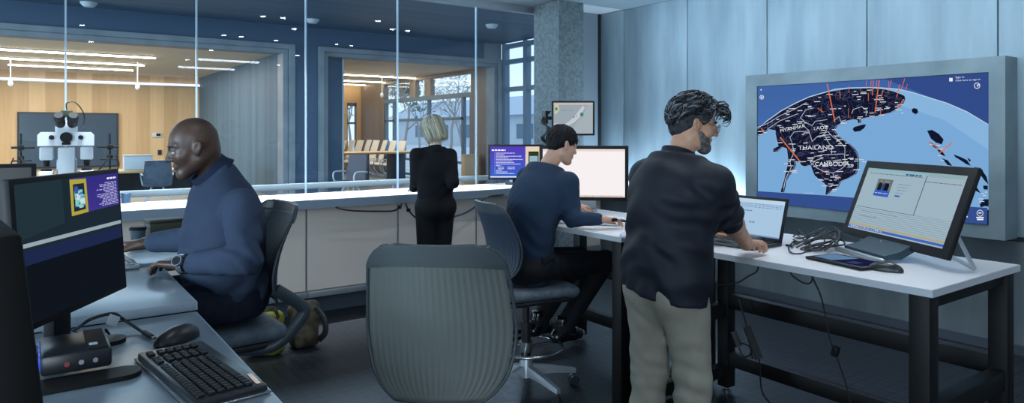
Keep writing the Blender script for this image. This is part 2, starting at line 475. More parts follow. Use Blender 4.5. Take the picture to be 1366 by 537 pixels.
mb = MB().b2((4.95, 6.205, .80), (WX+.12, 6.32, CZ)); struct('wall_end', mb, m_endwall)
mb = MB().b2((5.70, 6.19, .84), (5.735, 6.204, CZ-.002)); struct('trim_4', mb, m_black2)
mb = MB().b2((4.95, 6.205, .20), (5.33, 6.31, .798)).b2((5.345, 6.205, .20), (WX-.001, 6.31, .798)).b2((4.95, 6.23, .0), (WX-.001, 6.31, .2))
struct('wall_end_lower', mb, m_cab)
struct('baseboard_end', MB().b2((4.95, 6.17, .15), (WX-.013, 6.204, .195)), m_alu)
struct('wall_left', MB().b2((-4.3, -4.0, 0), (-4.2, 6.3, CZ)), m_endwall)
struct('wall_back', MB().b2((-4.3, -4.1, 0), (5.86, -4.0, CZ)), m_plaster)
mb = MB().box((4.89, 5.975, (CZ-.0)/2), (.36, .45, CZ-.002), None, .006); struct('pillar', mb, m_pillar)
# glass wall: panes with bright butt joints between them
jx = [-2.56, -1.63, -.685, .243, 1.178, 2.12, 3.06, 4.0, 4.94]
m_joint = mat('glass_edge', (176, 200, 216), .25)
for i in range(len(jx)-1):
    mb = MB().b2((jx[i]+.006, GY, 1.0), (jx[i+1]-.006, GY+.012, 2.95)); wdw = struct('window_%d' % (i+1), mb, m_glass)
    struct('glass_joint', MB().b2((jx[i]-.0075, GY-.004, 1.0), (jx[i]+.0055, GY+.016, 2.95)), m_joint, wdw)
# ================================================================ HALL BEYOND THE GLASS
HY = 16.0; HX = 11.0; HC = 4.07; YB = 26.0; RC = 3.49
struct('floor_hall', MB().b2((-14, 6.37, -.1), (HX, YB, 0)), m_hallfloor)
struct('ceiling_hall', MB().b2((-14, 6.42, HC), (HX, HY+.4, HC+.1)), m_hallceil)
struct('wall_hall_top', MB().b2((-14, 6.36, CZ+.21), (HX, 6.41, HC)), m_bulk)
def frame_x(u): return on_y(u, HZ+1, HY).x
F1 = frame_x(392); F2 = frame_x(424); F3 = frame_x(669)
struct('wall_hall', MB().b2((-14, HY, 3.62), (10.42, HY+.4, HC)).b2((F1-.02, HY, 0), (F2+.02, HY+.4, 3.62)), m_bulk)
struct('wall_hall_end', MB().b2((10.42, HY, 3.62), (HX, HY+.4, HC)), m_hallframe)
for i, (a, b) in enumerate(((-9.0, F1), (F2, F3))):
    mb = MB(); o = .12
    for k, (dx, y0, y1) in enumerate(((0, HY-.10, HY+.15), (.13, HY+.0, HY+.42))):
        mb.b2((a+dx, y0, 3.62-.11-.10*k), (b-dx, y1, 3.62-.10*k)); mb.b2((b-dx-.12, y0, 0), (b-dx, y1, 3.62-.11-.10*k)); mb.b2((a+dx, y0, 0), (a+dx+.12, y1, 3.62-.11-.10*k))
    struct('trim_%d' % (5+i), mb, m_hallframe)
struct('wall_partition', MB().b2((4.95, HY+.45, 0), (5.15, YB, RC)), m_curtain)
struct('wall_partition_panel', MB().b2((F2+.27, HY+.35, 0), (on_y(454.5, HZ+1, HY+.4).x, HY+.41, 3.40)), m_bulk)
struct('trim_7', MB().b2((on_y(455, HZ+1, HY+.4).x, HY+.32, 0), (on_y(457.3, HZ+1, HY+.4).x, HY+.42, 3.44)), m_plaster)
m_roomceil = mat('meeting_ceiling', (214, 196, 172), .7)
struct('ceiling_meeting', MB().b2((-14, HY+.4, RC), (HX, YB, RC+.1)), m_roomceil)
xw0, xw1 = on_y(463, HZ, YB).x, on_y(476, HZ, YB).x
struct('wall_meeting', MB().b2((-14, YB, 0), (xw0, YB+.2, RC)).b2((xw1, YB, 0), (HX, YB+.2, RC)).b2((xw0, YB, 2.75), (xw1, YB+.2, RC)), m_wood)
mb = MB().b2((xw0, YB+.05, 0), (xw0+.05, YB+.15, 2.75)).b2((xw1-.05, YB+.05, 0), (xw1, YB+.15, 2.75)).b2((xw0, YB+.05, 1.9), (xw1, YB+.15, 1.98)).b2((xw0, YB+.05, 2.62), (xw1, YB+.15, 2.75))
struct('window_20', mb, m_winbar)
# outer wall, hall part
def yx(u): return on_x(u, HZ, HX).y
mb = MB(); y0 = 7.0; y1 = HY-.02
for yy in (HY-.10, yx(700), yx(700)-2.2, yx(700)-4.4, 7.0): mb.b2((HX, yy-.08, 0), (HX+.16, yy+.08, HC))
for z in (2.78, 3.55, .12, 3.99): mb.b2((HX+.01, y0, z-.06), (HX+.15, y1, z+.06))
struct('window_21', mb, m_winbar)
struct('window_22', MB().b2((HX+.07, 7, 0), (HX+.08, HY, HC)), m_winglass)
struct('wall_hall_side', MB().b2((HX, 6.36, 0), (HX+.3, 6.92, HC)).b2((-14.2, 6.36, 0), (-14, YB, HC)), m_endwall)
# outer wall, meeting room part
ya, yb, yc, yd = yx(628), yx(569.5), yx(549.5), yx(512)
mb = MB().b2((HX, HY+.42, 0), (HX+.2, ya, RC)).b2((HX, yd, 0), (HX+.2, YB, RC)).b2((HX+.02, yb-.22, 2.8), (HX+.18, yb+.22, RC)).b2((HX+.02, yc-.22, 2.8), (HX+.18, yc+.22, RC)).b2((HX, ya, RC-.12), (HX+.2, yd, RC))
m_wood2 = mat('oak_planks_bluish_light', rough=.5); planks(m_wood2, (116, 104, 100), (142, 128, 121), .42, axis='XY'); struct('wall_meeting_side', mb, m_wood2)  # oak again, with bluish reflected light mixed into the colour
mb = MB().b2((HX, ya, 2.66), (HX+.2, yd, 2.80))
for yy in (ya+.06, ya+.55, yb, yd-.06, yd-.75): mb.b2((HX+.03, yy-.06, 0), (HX+.14, yy+.06, 2.66))
for zz in (.1, .62, 2.0): mb.b2((HX+.03, ya+.5, zz-.04), (HX+.13, yd, zz+.04))
struct('window_23', mb, m_winbar)
struct('window_24', MB().b2((HX+.08, ya, 0), (HX+.09, yd, RC-.1)), m_winglass)
# ================================================================ OUTDOORS
m_snow = vary(mat('pale_ground', rough=.9), (176, 184, 190), (205, 210, 214), scale=.6)
struct('ground', MB().b2((HX+.3, -10, -.3), (70, 120, -.12)), m_snow)
struct('ground_beyond', MB().b2((-14, YB+.3, -.3), (HX+.3, 120, -.12)), m_snow)
m_bark = mat('grey_bark', (158, 154, 152), .9); m_twig = mat('dry_twigs', (190, 168, 146), .9); m_ever = mat('dull_evergreen', (132, 156, 146), .9)
def tree(loc, h, sp, seed, label, leafy):
    rnd = random.Random(seed); t = thing('bare_tree' if not leafy else 'evergreen_tree', label, 'tree', loc, 0, 'trees outside the meeting room')
    mb = MB(); tips = []
    def branch(p, d, L, r, lev):
        q = [p]; dd = d.copy()
        for k in range(4):
            dd = (dd+Vector((rnd.uniform(-.2, .2), rnd.uniform(-.2, .2), rnd.uniform(-.05, .15)))).normalized(); q.append(q[-1]+dd*L/4)
        mb.tube(q, [r*(1-.14*k) for k in range(5)], 5)
        tips.append(q[-1])
        if lev:
            for k in range(3 if lev > 1 else 4):
                a = rnd.uniform(0, 2*PI); nd_ = (dd*.8+Vector((math.cos(a), math.sin(a), rnd.uniform(-.1, .5)))*.75).normalized()
                branch(q[rnd.choice((2, 3, 4))], nd_, L*rnd.uniform(.55, .8), r*.5, lev-1)
    branch(Vector((0, 0, 0)), Vector((0, 0, 1)), h*.45, h*.015, 3)
    obj('trunk', mb, m_bark, t)
    mc = MB()
    for p in tips:
        for k in range(7 if leafy else 4):
            c = p+Vector((rnd.gauss(0, 1), rnd.gauss(0, 1), rnd.gauss(0, .8)))*sp
            a = Vector((rnd.uniform(-1, 1), rnd.uniform(-1, 1), rnd.uniform(-.6, 1))).normalized()*rnd.uniform(.15, .4)
            b = a.cross(Vector((rnd.uniform(-1, 1), rnd.uniform(-1, 1), rnd.uniform(-1, 1)))).normalized()*(.14 if leafy else .035)
            mc.ring_surface([[c-a, c-a+b*.2, c-a-b*.2], [c+b, c+b*.3+a*.1, c-b], [c+a, c+a+b*.1, c+a-b*.1]])
    f = obj('crown', mc, m_ever if leafy else m_twig, t); return t
tp = [(on_x(522, 176, 16), 6.5, 0, 'bare forked tree nearest the left edge of the big meeting room window'), (on_x(540, 176, 20), 8, 0, 'bare tree with thin twigs behind the forked tree'),
      (on_x(600, 176, 24), 8.5, 0, 'tall bare tree with pale twigs right of the blonde woman head'), (on_x(618, 176, 30), 7, 0, 'far bare tree near the right jamb of the meeting room window'),
      (on_x(560, 176, 34), 9, 1, 'grey green evergreen tree far behind the bare trees'), (on_x(470, 176, 15.5), 7, 1, 'evergreen tree seen through the narrow back window')]
for i, (p, h, lf, lb) in enumerate(tp): tree((p.x, p.y, -.12), h, .5 if not lf else .45, 40+i, lb, lf)
hb = thing('low_building', 'long pale low building with grey pitched roof beyond the bare trees', 'building', (48, 62, -.12))
obj('wall', MB().b2((-4, -26, 0), (4, 30, 3.6)), mat('pale_render', (196, 204, 214), .8), hb)
obj('roof', MB().prism([(-4.8, 3.6), (4.8, 3.6), (0, 6.0)], -27, 31, lambda x, y, z: (x, z, y)), mat('grey_roof', (176, 190, 206), .8), hb)
for k in range(8): obj('window', MB().b2((-4.06, -22+6*k, 1.0), (-3.98, -19+6*k, 2.6)), m_winbar, hb)
# ================================================================ MEETING ROOM THINGS
def ymean(u1, v1, u2, v2, z): return (on_z(u1, v1, z).y+on_z(u2, v2, z).y)/2
WARM = (255, 226, 184)
lab = {0: 'warm linear ceiling light nearest the glass in the left meeting room', 1: 'middle warm linear ceiling light in the left meeting room', 2: 'farthest and shortest warm linear ceiling light in the left meeting room',
       3: 'long warm linear ceiling light highest in the right meeting room', 4: 'second warm linear ceiling light in the right meeting room', 5: 'shortest warm linear ceiling light in the right meeting room'}
for i, (u1, v1, u2, v2) in enumerate(((4, 66.5, 208, 77), (8, 78.5, 193, 86.5), (10, 86, 178, 94), (457, 99.3, 568, 105), (457, 107.7, 522, 110), (457, 114.8, 487, 115.8))):
    a, b = on_z(u1, v1, RC-.04), on_z(u2, v2, RC-.04); y = min((a.y+b.y)/2, YB-.4)
    ex = 3.0 if i < 2 else 0
    x0, x1 = on_y(u1, HZ, y).x-ex, on_y(u2, HZ, y).x
    if i > 2: x0 = max(x0-1.0, 5.3)
    t = thing('linear_ceiling_light', lab[i], 'ceiling light', ((x0+x1)/2, y, RC-.06), 0, 'linear lights in the meeting rooms')
    L = (x1-x0)/2
    obj('housing', MB().b2((-L, -.06, .03), (L, .06, .06)), m_alu, t)
    obj('diffuser', MB().b2((-L+.01, -.025, 0), (L-.01, .025, .03)), glow(WARM, 24.0), t)
cv = on_y(100, 108.6, YB-.1).z
t = thing('cove_light', 'long bluish white light strip across the oak wall', 'wall light', (-1, YB-.08, cv))
obj('housing', MB().b2((-8, 0, -.05), (5.95, .08, -.02)), m_alu, t); obj('diffuser', MB().b2((-8, .0, -.02), (5.95, .06, .05)), glow((226, 226, 255), 2.2), t)
# wall screen in the left meeting room
a, b = on_y(23, 149, YB-.1), on_y(158, 222, YB-.1)
t = thing('wall_screen', 'large switched off dark wall screen on the oak wall behind the microscope', 'screen', ((a.x+b.x)/2, YB-.07, b.z))
W2 = (b.x-a.x)/2; H2 = a.z-b.z
obj('casing', MB().b2((-W2, -.03, 0), (W2, .06, H2)), m_black2, t); obj('glass', MB().b2((-W2+.05, -.04, .05), (W2-.05, -.03, H2-.05)), mat('dark_screen_glass', (62, 76, 92), .18), t)
c = on_y(209.5, 180, YB-.03)
t = thing('wall_thermostat', 'small white touch panel with dark display on the oak wall', 'thermostat', tuple(c))
obj('plate', MB().box((0, 0, 0), (.28, .03, .15), None, .008), m_plaster, t); obj('display', MB().box((.04, -.018, .01), (.13, .006, .09)), m_black, t)
c = on_y(213, 203, YB-.03)
t = thing('light_switch', 'dark square switch plate on the oak wall below the touch panel', 'switch', tuple(c))
obj('plate', MB().box((0, 0, 0), (.12, .03, .17), None, .006), m_black2, t); obj('rocker', MB().box((0, -.018, 0), (.05, .008, .09)), m_black, t)
# pendant sensors
for (u, vt, vb, F, lb) in ((14, 84, 111, 17.5, 'thin white hanging ceiling microphone at the far left of the left meeting room'), (183.5, 89, 116, 18.5, 'thin white hanging ceiling microphone right of the microscope'), (509.5, 112, 127, 23.0, 'thin white hanging ceiling microphone in the right meeting room')):
    p = px(u, vb, F); t = thing('hanging_microphone', lb, 'microphone', tuple(p), 0, 'hanging microphones')
    obj('rod', MB().cyl((0, 0, .05), (0, 0, RC-p.z), .014, n=8), m_plaster, t); obj('capsule', MB().ell((0, 0, 0), (.06, .06, .09), n=10), m_plaster, t)
# long table with a white cabinet box and a leather chair, left meeting room
tx = on_z(205, 227, .75); t = thing('long_table', 'long oak topped table behind the dark leather chair', 'table', (tx.x+.2, tx.y+.5, 0))
obj('tabletop', MB().b2((-1.1, -.45, .70), (1.5, .45, .75), .008), m_wood, t)
for sx in (-1.0, 1.4):
    for sy in (-.38, .38): obj('leg', MB().b2((sx-.04, sy-.04, 0), (sx+.04, sy+.04, .70)), m_black2, t)
obj('modesty_panel', MB().b2((-.95, .3, .2), (1.35, .33, .68)), m_black2, t)
c = on_z(186, 226.5, .755); t = thing('white_box', 'white flat box standing on the oak topped table', 'box', (c.x, c.y+.25, .751))
obj('case', MB().box((0, 0, .15), (.56, .2, .30), None, .015), m_plaster, t); obj('lid', MB().box((0, 0, .315), (.58, .22, .028), None, .008), m_white, t)
m_leather = vary(mat('dark_leather', rough=.32), (62, 74, 88), (84, 96, 110), scale=6, lo=.4, hi=.6, bump=.25, bscale=7, dist=.03)
def lounge_chair(name, lb, cat, loc, rz, fab, framem, h=.98):
    t = thing(name, lb, cat, loc, rz)
    def back(u, v):
        x = (u-.5)*.56*(1-.12*v*v); z = .46+v*(h-.46); return (x, .20+.10*v+.03*(2*u-1)**2*-1, z), (0, -1, .15)
    obj('backrest', MB().sheet(back, 8, 10, .05), fab, t); obj('seat', MB().box((0, -.04, .44), (.54, .50, .08), None, .03), fab, t)
    for s in (-1, 1):
        obj('armrest', MB().tube(smooth_path([(s*.29, .22, .66), (s*.31, 0, .68), (s*.31, -.22, .66), (s*.29, -.24, .5), (s*.27, -.1, .42)], 5), .018, 8), framem, t)
        obj('leg', MB().tube([(s*.1, -.02, .40), (s*.26, -.24, .0)], .018, 8), framem, t); obj('leg', MB().tube([(s*.1, .02, .40), (s*.26, .24, .0)], .018, 8), framem, t)
    return t
c = on_z(203, 243, .44); lounge_chair('leather_chair', 'dark leather chair in front of the oak topped table in the left meeting room', 'chair', (c.x, c.y-.75, 0), R(175), m_leather, m_plaster)
c = on_z(160, 236, .6); lounge_chair('leather_chair', 'grey chair partly hidden behind the microscope', 'chair', (on_z(138, 222, .98).x-.3, on_z(138, 222, .98).y-1.0, 0), R(200), m_leather, m_plaster)
c = px(468, 238, 15.6); lounge_chair('mesh_chair', 'dark grey chair with pale arms at the left end of the meeting table', 'chair', (c.x, c.y, 0), R(-62), mat('mesh_grey', (88, 84, 92), .6), m_plaster, 1.06)
# meeting table and its row of white chairs
t = thing('meeting_table', 'long pale oak meeting table with dark legs in the right meeting room', 'table', (8.2, 19.5, 0), 0)
obj('tabletop', MB().box((0, 0, .95), (3.4, 1.3, .06), None, .02), m_wood, t)
for sx in (-1.2, 0, 1.2): obj('leg', MB().box((sx, 0, .46), (.32, .7, .915), None, .01), mat('blue_leg', (72, 90, 116), .5), t)
m_wchair = mat('white_chair_shell', (236, 230, 224), .45)
lbs = ['first', 'second', 'third', 'fourth', 'fifth', 'sixth', 'seventh', 'eighth']
for i, (u, v, F) in enumerate(((452, 187, 26.6), (462.5, 187, 26.1), (473.5, 187, 25.6), (484, 186.5, 25.1), (494, 187, 24.6), (505, 187, 24.1), (517, 187.5, 23.6), (529.5, 188, 23.1))):
    p = px(u, v, F); ztop = p.z
    t = thing('meeting_chair', 'white high backed meeting chair, %s from the left in the row along the oak table' % lbs[i], 'chair', (p.x-.08, p.y, 0), R(4*((i*7) % 5-2)), 'white chairs at the meeting table')
    k = ztop-.5
    obj('backrest', MB().sheet(lambda a, b: ((.14+.20*b-.03*math.sin(b*PI), (a-.5)*.46*(1-.1*b), .5+b*k), (1, 0, -.3)), 4, 8, .04), m_wchair, t)
    obj('seat', MB().box((-.08, 0, .47), (.46, .46, .06), None, .02), m_wchair, t)
    obj('frame', MB().tube(smooth_path([(.15, -.24, .5), (-.25, -.25, .66), (-.3, -.25, .3), (.1, -.25, .02), (.1, .25, .02), (-.3, .25, .3), (-.25, .25, .66), (.15, .24, .5)], 4), .015, 6), m_steel, t)
# low oak cabinet by the window jamb
p = px(627, 240, 20.0); t = thing('low_cabinet', 'low oak cabinet beside the right jamb of the meeting room window', 'cabinet', (p.x, p.y, 0), R(-20))
obj('body', MB().box((0, 0, .45), (.42, .5, .9), None, .01), m_wood, t); obj('door', MB().box((0, -.26, .46), (.36, .02, .76), None, .004), m_wood, t); obj('top', MB().box((0, 0, .915), (.46, .54, .03), None, .006), m_wood, t)
# white bar on the hall side of the glass
t = thing('white_bar', 'long white bar behind the glass wall at counter height', 'rail', (1.0, GY+.16, 1.035))
obj('bar', MB().box((0, 0, .03), (6.6, .07, .055), None, .008), m_white, t)
for x in (-2.4, -.9, .6, 2.1): obj('bracket', MB().b2((x-.02, -.02, -.25), (x+.02, .02, .0)), m_alu, t)
# ================================================================ CEILING LAMPS OF OUR ROOM (their images show in the glass)
dl = [(109.6, 32.7), (121, 54.8), (298.8, 46), (322, 48), (282, 66), (350.6, 21), (377.5, 23), (396.7, 73), (372, 86), (250, 79), (469, 60), (450, 58), (523.5, 38), (544, 40), (504, 27), (625, 7.5), (648, 11.2)]
n = 0
for q in dl+[Vector((3.15, 1.85, 0)), Vector((3.0, 3.2, 0))]:  # last two are extra, added to brighten the workbench tops
    if isinstance(q, tuple): p = on_z(q[0], q[1], CZ-.01); y = 2*GY-p.y
    else: p = q; y = q.y
    if not (-3.8 < y < 5.6 and -4 < p.x < 5.5): continue
    t = thing('recessed_downlight', 'small round recessed ceiling downlight above the lab', 'ceiling light', (p.x, y, CZ-.02), 0, 'recessed downlights in the lab ceiling')
    obj('ring', MB().lathe([(.035, .005), (.05, 0), (.055, .012), (.055, .019), (.03, .019)], n=16), m_plaster, t); obj('lens', MB().lathe([(.001, -.010), (.030, -.006), (.034, .004), (.001, .006)], n=14), glow((236, 244, 255), 60.0), t); n += 1
for (u1, v1, u2, v2, lb) in ((264, 79, 346, 84, 'longer white linear ceiling light in the lab mirrored in the glass'), (237, 88.5, 313, 94, 'shorter white linear ceiling light in the lab mirrored in the glass')):
    a, b = on_z(u1, v1, CZ-.05), on_z(u2, v2, CZ-.05); y = (a.y+b.y)/2; x0, x1 = on_y(u1, HZ, y).x, on_y(u2, HZ, y).x; y = 2*GY-y
    t = thing('linear_ceiling_light', lb, 'ceiling light', ((x0+x1)/2, max(y, -3.7), CZ-.06)); L = (x1-x0)/2
    obj('housing', MB().b2((-L, -.05, .03), (L, .05, .058)), m_alu, t); obj('diffuser', MB().b2((-L+.01, -.045, 0), (L-.01, .045, .03)), glow((222, 238, 255), 26.0), t)
# hall ceiling dots
for i, (u, v) in enumerate(((95, 53.4), (417, 27), (656, 34))):
    p = on_z(u, max(v, 20), HC-.02); p.y = min(p.y, HY-.6)
    t = thing('smoke_detector', ['small pale smoke detector on the hall ceiling above the left meeting room', 'pale smoke detector on the dark hall ceiling left of the woman', 'round pale smoke detector on the hall ceiling near the outer windows'][i], 'smoke detector', (p.x, p.y, HC-.001))
    obj('housing', MB().lathe([(.001, -.09), (.09, -.085), (.14, -.03), (.15, 0), (.001, 0)], n=18), m_plaster, t)
# ================================================================ COUNTER UNDER THE GLASS
CYF = 5.655; CTZ = 1.01
t = thing('worktop', 'long white worktop running along the foot of the glass wall', 'worktop', (.3, CYF, CTZ-.075))
obj('slab', MB().b2((-4.4, .004, .01), (4.40, GY-CYF-.006, .075)), m_top, t)
obj('front_edge', MB().b2((-4.4, -.012, 0), (4.40, .004, .0735)), m_edge, t)
cx = [-2.38, -1.51, -.64, .23, 1.10, 1.97, 2.84, 3.71, 4.58]
clab = ['white panel counter base far left behind the black monitors', 'white panel counter base behind the microscope end of the left desk', 'white panel counter base left of the dark box by the seated man',
        'white panel counter base hidden behind the seated bald man', 'white panel counter base behind the back of the bald man chair', 'wide grey lit panel counter base between the bald man and the woman',
        'white panel counter base behind the legs of the woman', 'white panel counter base behind the drafting chair of the man in blue']
for i in range(len(cx)-1):
    a, b = cx[i], cx[i+1]; t = thing('base_cabinet', clab[i], 'cabinet', ((a+b)/2, 5.85, 0), 0, 'white base cabinets under the counter'); L = (b-a)/2
    obj('front_panel', MB().b2((-L+.008, 0, .205), (L-.008, .018, .930)), m_cab, t)
    obj('carcass', MB().b2((-L+.002, .02, .20), (L-.002, .42, .932)), m_white, t)
    obj('edge_strip', MB().b2((L-.008, -.004, .205), (L-.001, .018, .930)), m_alu, t)
    obj('bottom_trim', MB().b2((-L+.001, -.05, .150), (L-.001, .03, .198), .004), m_alu, t)
    obj('plinth', MB().b2((-L+.001, .03, 0), (L-.001, .06, .149)), m_plinth, t)
# ================================================================ WORKBENCHES AT THE RIGHT
def bench(lb, x0, x1, y0, y1, zt=1.0):
    cxx, cyy = (x0+x1)/2, (y0+y1)/2; t = thing('workbench', lb, 'table', (cxx, cyy, 0)); hx, hy = (x1-x0)/2, (y1-y0)/2
    tb = obj('tabletop', MB().b2((-hx+.006, -hy+.006, zt-.028), (hx-.006, hy-.006, zt), .002), m_top, t)
    e = .006; mb = MB().b2((-hx, -hy, zt-.028), (hx, -hy+e, zt-.0006)).b2((-hx, hy-e, zt-.028), (hx, hy, zt-.0006)).b2((-hx, -hy+e, zt-.028), (-hx+e, hy-e, zt-.0006)).b2((hx-e, -hy+e, zt-.028), (hx, hy-e, zt-.0006))
    obj('edge_band', mb, mat('table_edge_band', (176, 180, 188), .4), tb)
    for sx in (-1, 1):
        for sy in (-1, 1):
            lx, ly = sx*(hx-.055), sy*(hy-.055)
            lg = obj('leg', MB().box((lx, ly, (zt-.03+.03)/2), (.075, .075, zt-.062), None, .004), m_blackmetal, t)
            obj('foot', MB().lathe([(.001, 0), (.026, 0), (.026, .01), (.012, .014), (.01, .035), (.001, .035)], (lx, ly, 0), 14), m_steel, lg)
    bx = hx-.055
    obj('rail', MB().b2((bx-.03, -hy+.09, .515), (bx+.03, hy-.09, .60), .003), m_blackmetal, t)
    obj('rail', MB().b2((bx-.03, -hy+.09, .165), (bx+.03, hy-.09, .245), .003), m_blackmetal, t)
    for sy in (-1, 1):
        ly = sy*(hy-.055)
        obj('side_rail', MB().b2((-hx+.09, ly-.03, .46), (hx-.09, ly+.03, .545), .003), m_blackmetal, t)
        obj('side_rail', MB().b2((-hx+.09, ly-.03, .10), (hx-.09, ly+.03, .17), .003), m_blackmetal, t)
        obj('top_rail', MB().b2((-hx+.09, ly-.02, zt-.085), (hx-.09, ly+.02, zt-.03)), m_blackmetal, t)
    return t
bench('white topped workbench with black steel legs under the tilted touch display', 2.705, 3.545, 1.145, 2.70)
bench('white topped workbench with black steel legs under the blank white monitor', 2.665, 3.515, 2.712, 4.02)
# ================================================================ DESKS AT THE LEFT
m_desk = vary(mat('grey_blue_desk', rough=.33), (118, 131, 142), (136, 149, 159), scale=5, lo=.35, hi=.65)
m_desk2 = vary(mat('grey_blue_slab', rough=.3), (146, 160, 172), (164, 176, 186), scale=4, lo=.35, hi=.65)
m_slabedge = mat('slab_edge', (176, 196, 208), .35)
def desk(lb, x0, x1, y0, y1, zt, th, m):
    t = thing('desk', lb, 'desk', ((x0+x1)/2, (y0+y1)/2, 0)); hx, hy = (x1-x0)/2, (y1-y0)/2
    tb = obj('desktop', MB().b2((-hx, -hy, zt-th), (hx, hy, zt), .003), m, t)
    obj('edge_band', MB().b2((hx+.0002, -hy, zt-th+.002), (hx+.0035, hy, zt-.002)), m_slabedge, tb)
    for sx in (-1, 1):
        for sy in (-1, 1): obj('leg', MB().box((-.19+sx*(hx-.24), sy*(hy-.03), (zt-th)/2), (.05, .05, zt-th-.002), None, .004), m_blackmetal, t)
    obj('modesty_panel', MB().b2((-hx+.1, -hy+.16, .35), (-hx+.12, hy-.16, zt-th-.02)), m_blackmetal, t)
    return t
desk('near grey blue desk holding the black keyboard and docking station', -.62, .437, .90, 2.355, 1.010, .026, m_desk)
desk('middle pale slab desk under the hands of the bald man', -.62, .440, 2.36, 3.08, 1.04, .029, m_desk2)
desk('far desk carrying the dark green box and the travel cup', -.62, .57, 3.09, 3.66, 1.04, .029, m_desk2)
# ================================================================ DRAFTING CHAIRS
m_back = vary(mat('ribbed_mesh_back', rough=.55), (86, 92, 90), (95, 101, 98), scale=2, lo=.4, hi=.6)
m_cframe = mat('chair_frame_grey', (58, 66, 70), .5)
m_seatf = vary(mat('seat_fabric', rough=.7), (70, 82, 94), (84, 96, 108), scale=30, lo=.4, hi=.6, bump=.2, bscale=400, dist=.001)
m_cast = mat('caster_grey', (44, 48, 54), .35)
def stool(lb, loc, az, seat=.70, bh=.50, mback=None, mfr=None, mseat=None, arms=False, turn=20, bw=.11, bq=-.02):
    mback = mback or m_back; mfr = mfr or m_cframe; mseat = mseat or m_seatf
    t = thing('drafting_chair', lb, 'chair', (loc[0], loc[1], 0), R(90-az), 'drafting chairs')
    z0 = seat+.055
    def hw(q):
        q = max(0, min(1, q))
        w = .185+.050*math.sin(min(1, q/.45)*PI/2) if q < .45 else .235-.034*((q-.45)/.55)**1.3
        if q > .84: w -= .085*(1-math.sqrt(max(0, 1-((q-.84)/.16)**2)))
        if q < .22: w -= .09*(1-math.sqrt(max(0, 1-((.22-q)/.22)**2)))
        return w
    def P(s, q, off=0):
        y = s*hw(q); x = -.225-.075*q+.032*math.sin(PI*min(1, q*1.15))+.075*(y/.24)**2
        return Vector((x-off, y, z0+q*bh))
    def NR(s, q):
        a = P(s+.01, q)-P(s-.01, q); b = P(s, min(1, q+.01))-P(s, max(0, q-.01)); return a.cross(b).normalized()
    def panel(u, v):
        s = (u*2-1)*.955; q = .015+v*.895; p = P(s, q); n = NR(s, q); y = s*hw(q)
        rib = .0007*math.cos(s*2*PI*11.5)*min(1, (1-abs(s))*9)*min(1, (v*8))*min(1, (1-v)*10)
        return p+n*rib, n
    bk = obj('backrest', MB().sheet(panel, 150, 26, .009), mback, t, ang=180)
    def band(u, v):
        s = u*2-1; q = (.875-.035*abs(s)**3)+v*(1-.875+.035*abs(s)**3)*.999
        return P(s, q, .004), NR(s, q)
    obj('top_band', MB().sheet(band, 40, 8, .016), mfr, bk, ang=60)
    out = [P(-1, .02+.96*k/24) for k in range(25)]; out2 = [P(1, .02+.96*k/24) for k in range(25)]
    rim = MB().tube(out, .0058, 8).tube(out2, .0058, 8).tube([P(-1+2*k/24, .02) for k in range(25)], .0058, 8).tube([P(-1+2*k/24, .985) for k in range(25)], .0058, 8)
    obj('rim', rim, mfr, bk, ang=60)
    # seat cushion and pan
    sd = Sdf((-.28, -.30, seat-.14), (.32, .30, seat+.06), .011)
    sd.box((.02, 0, seat-.030), (.235, .235, .030), .028); sd.cone((.22, -.16, seat-.045), (.22, .16, seat-.045), .035, .035, .05)
    sd.ell((.0, 0, seat+.075), (.2, .2, .075), None, .03, 's')
    soft('seat', sd, mseat, t, 2)
    obj('seat_pan', MB().box((0, 0, seat-.078), (.40, .40, .03), None, .012), m_black2, t)
    for s in (-1, 1): obj('back_support', MB().tube(smooth_path([(-.02, s*.10, seat-.095), (-.16, s*bw*.95, seat-.085), (-.262, s*bw, seat+.0), (-.275, s*bw, seat+.05), (P(s*bw/.2, bq).x-.014, s*bw, z0+bq*bh)], 6), .0165, 8, True, 1.5), mfr, t, ang=60)
    if arms:
        for s in (-1, 1):
            ar = obj('armrest', MB().tube(smooth_path([(-.215, s*.262, seat+.10), (-.20, s*.29, seat+.205), (-.05, s*.305, seat+.225), (.10, s*.295, seat+.215), (.135, s*.285, seat+.185), (.08, s*.285, seat+.165), (-.08, s*.29, seat+.160), (-.20, s*.275, seat+.09)], 6), .013, 8, True, 1.3), mfr, t, ang=60)
    obj('column', MB().lathe([(.001, .20), (.030, .20), (.030, .42), (.022, .42), (.022, seat-.10), (.05, seat-.095), (.05, seat-.07), (.001, seat-.07)], n=18), m_black2, t)
    rg = MB(); rr = .225; zz = .265
    rg.tube([(rr*math.cos(2*PI*k/40), rr*math.sin(2*PI*k/40), zz) for k in range(41)], .011, 8, False)
    for k in range(3): rg.tube([(.02*math.cos(2*PI*k/3), .02*math.sin(2*PI*k/3), zz-.005), (rr*math.cos(2*PI*k/3), rr*math.sin(2*PI*k/3), zz)], .009, 8)
    rg.lathe([(.030, zz-.03), (.042, zz-.03), (.042, zz+.03), (.030, zz+.03)], n=18)
    obj('foot_ring', rg, m_steel, t, ang=60)
    hb = MB().lathe([(.001, .085), (.05, .085), (.045, .15), (.034, .205), (.001, .205)], n=18); obj('hub', hb, m_alu, t)
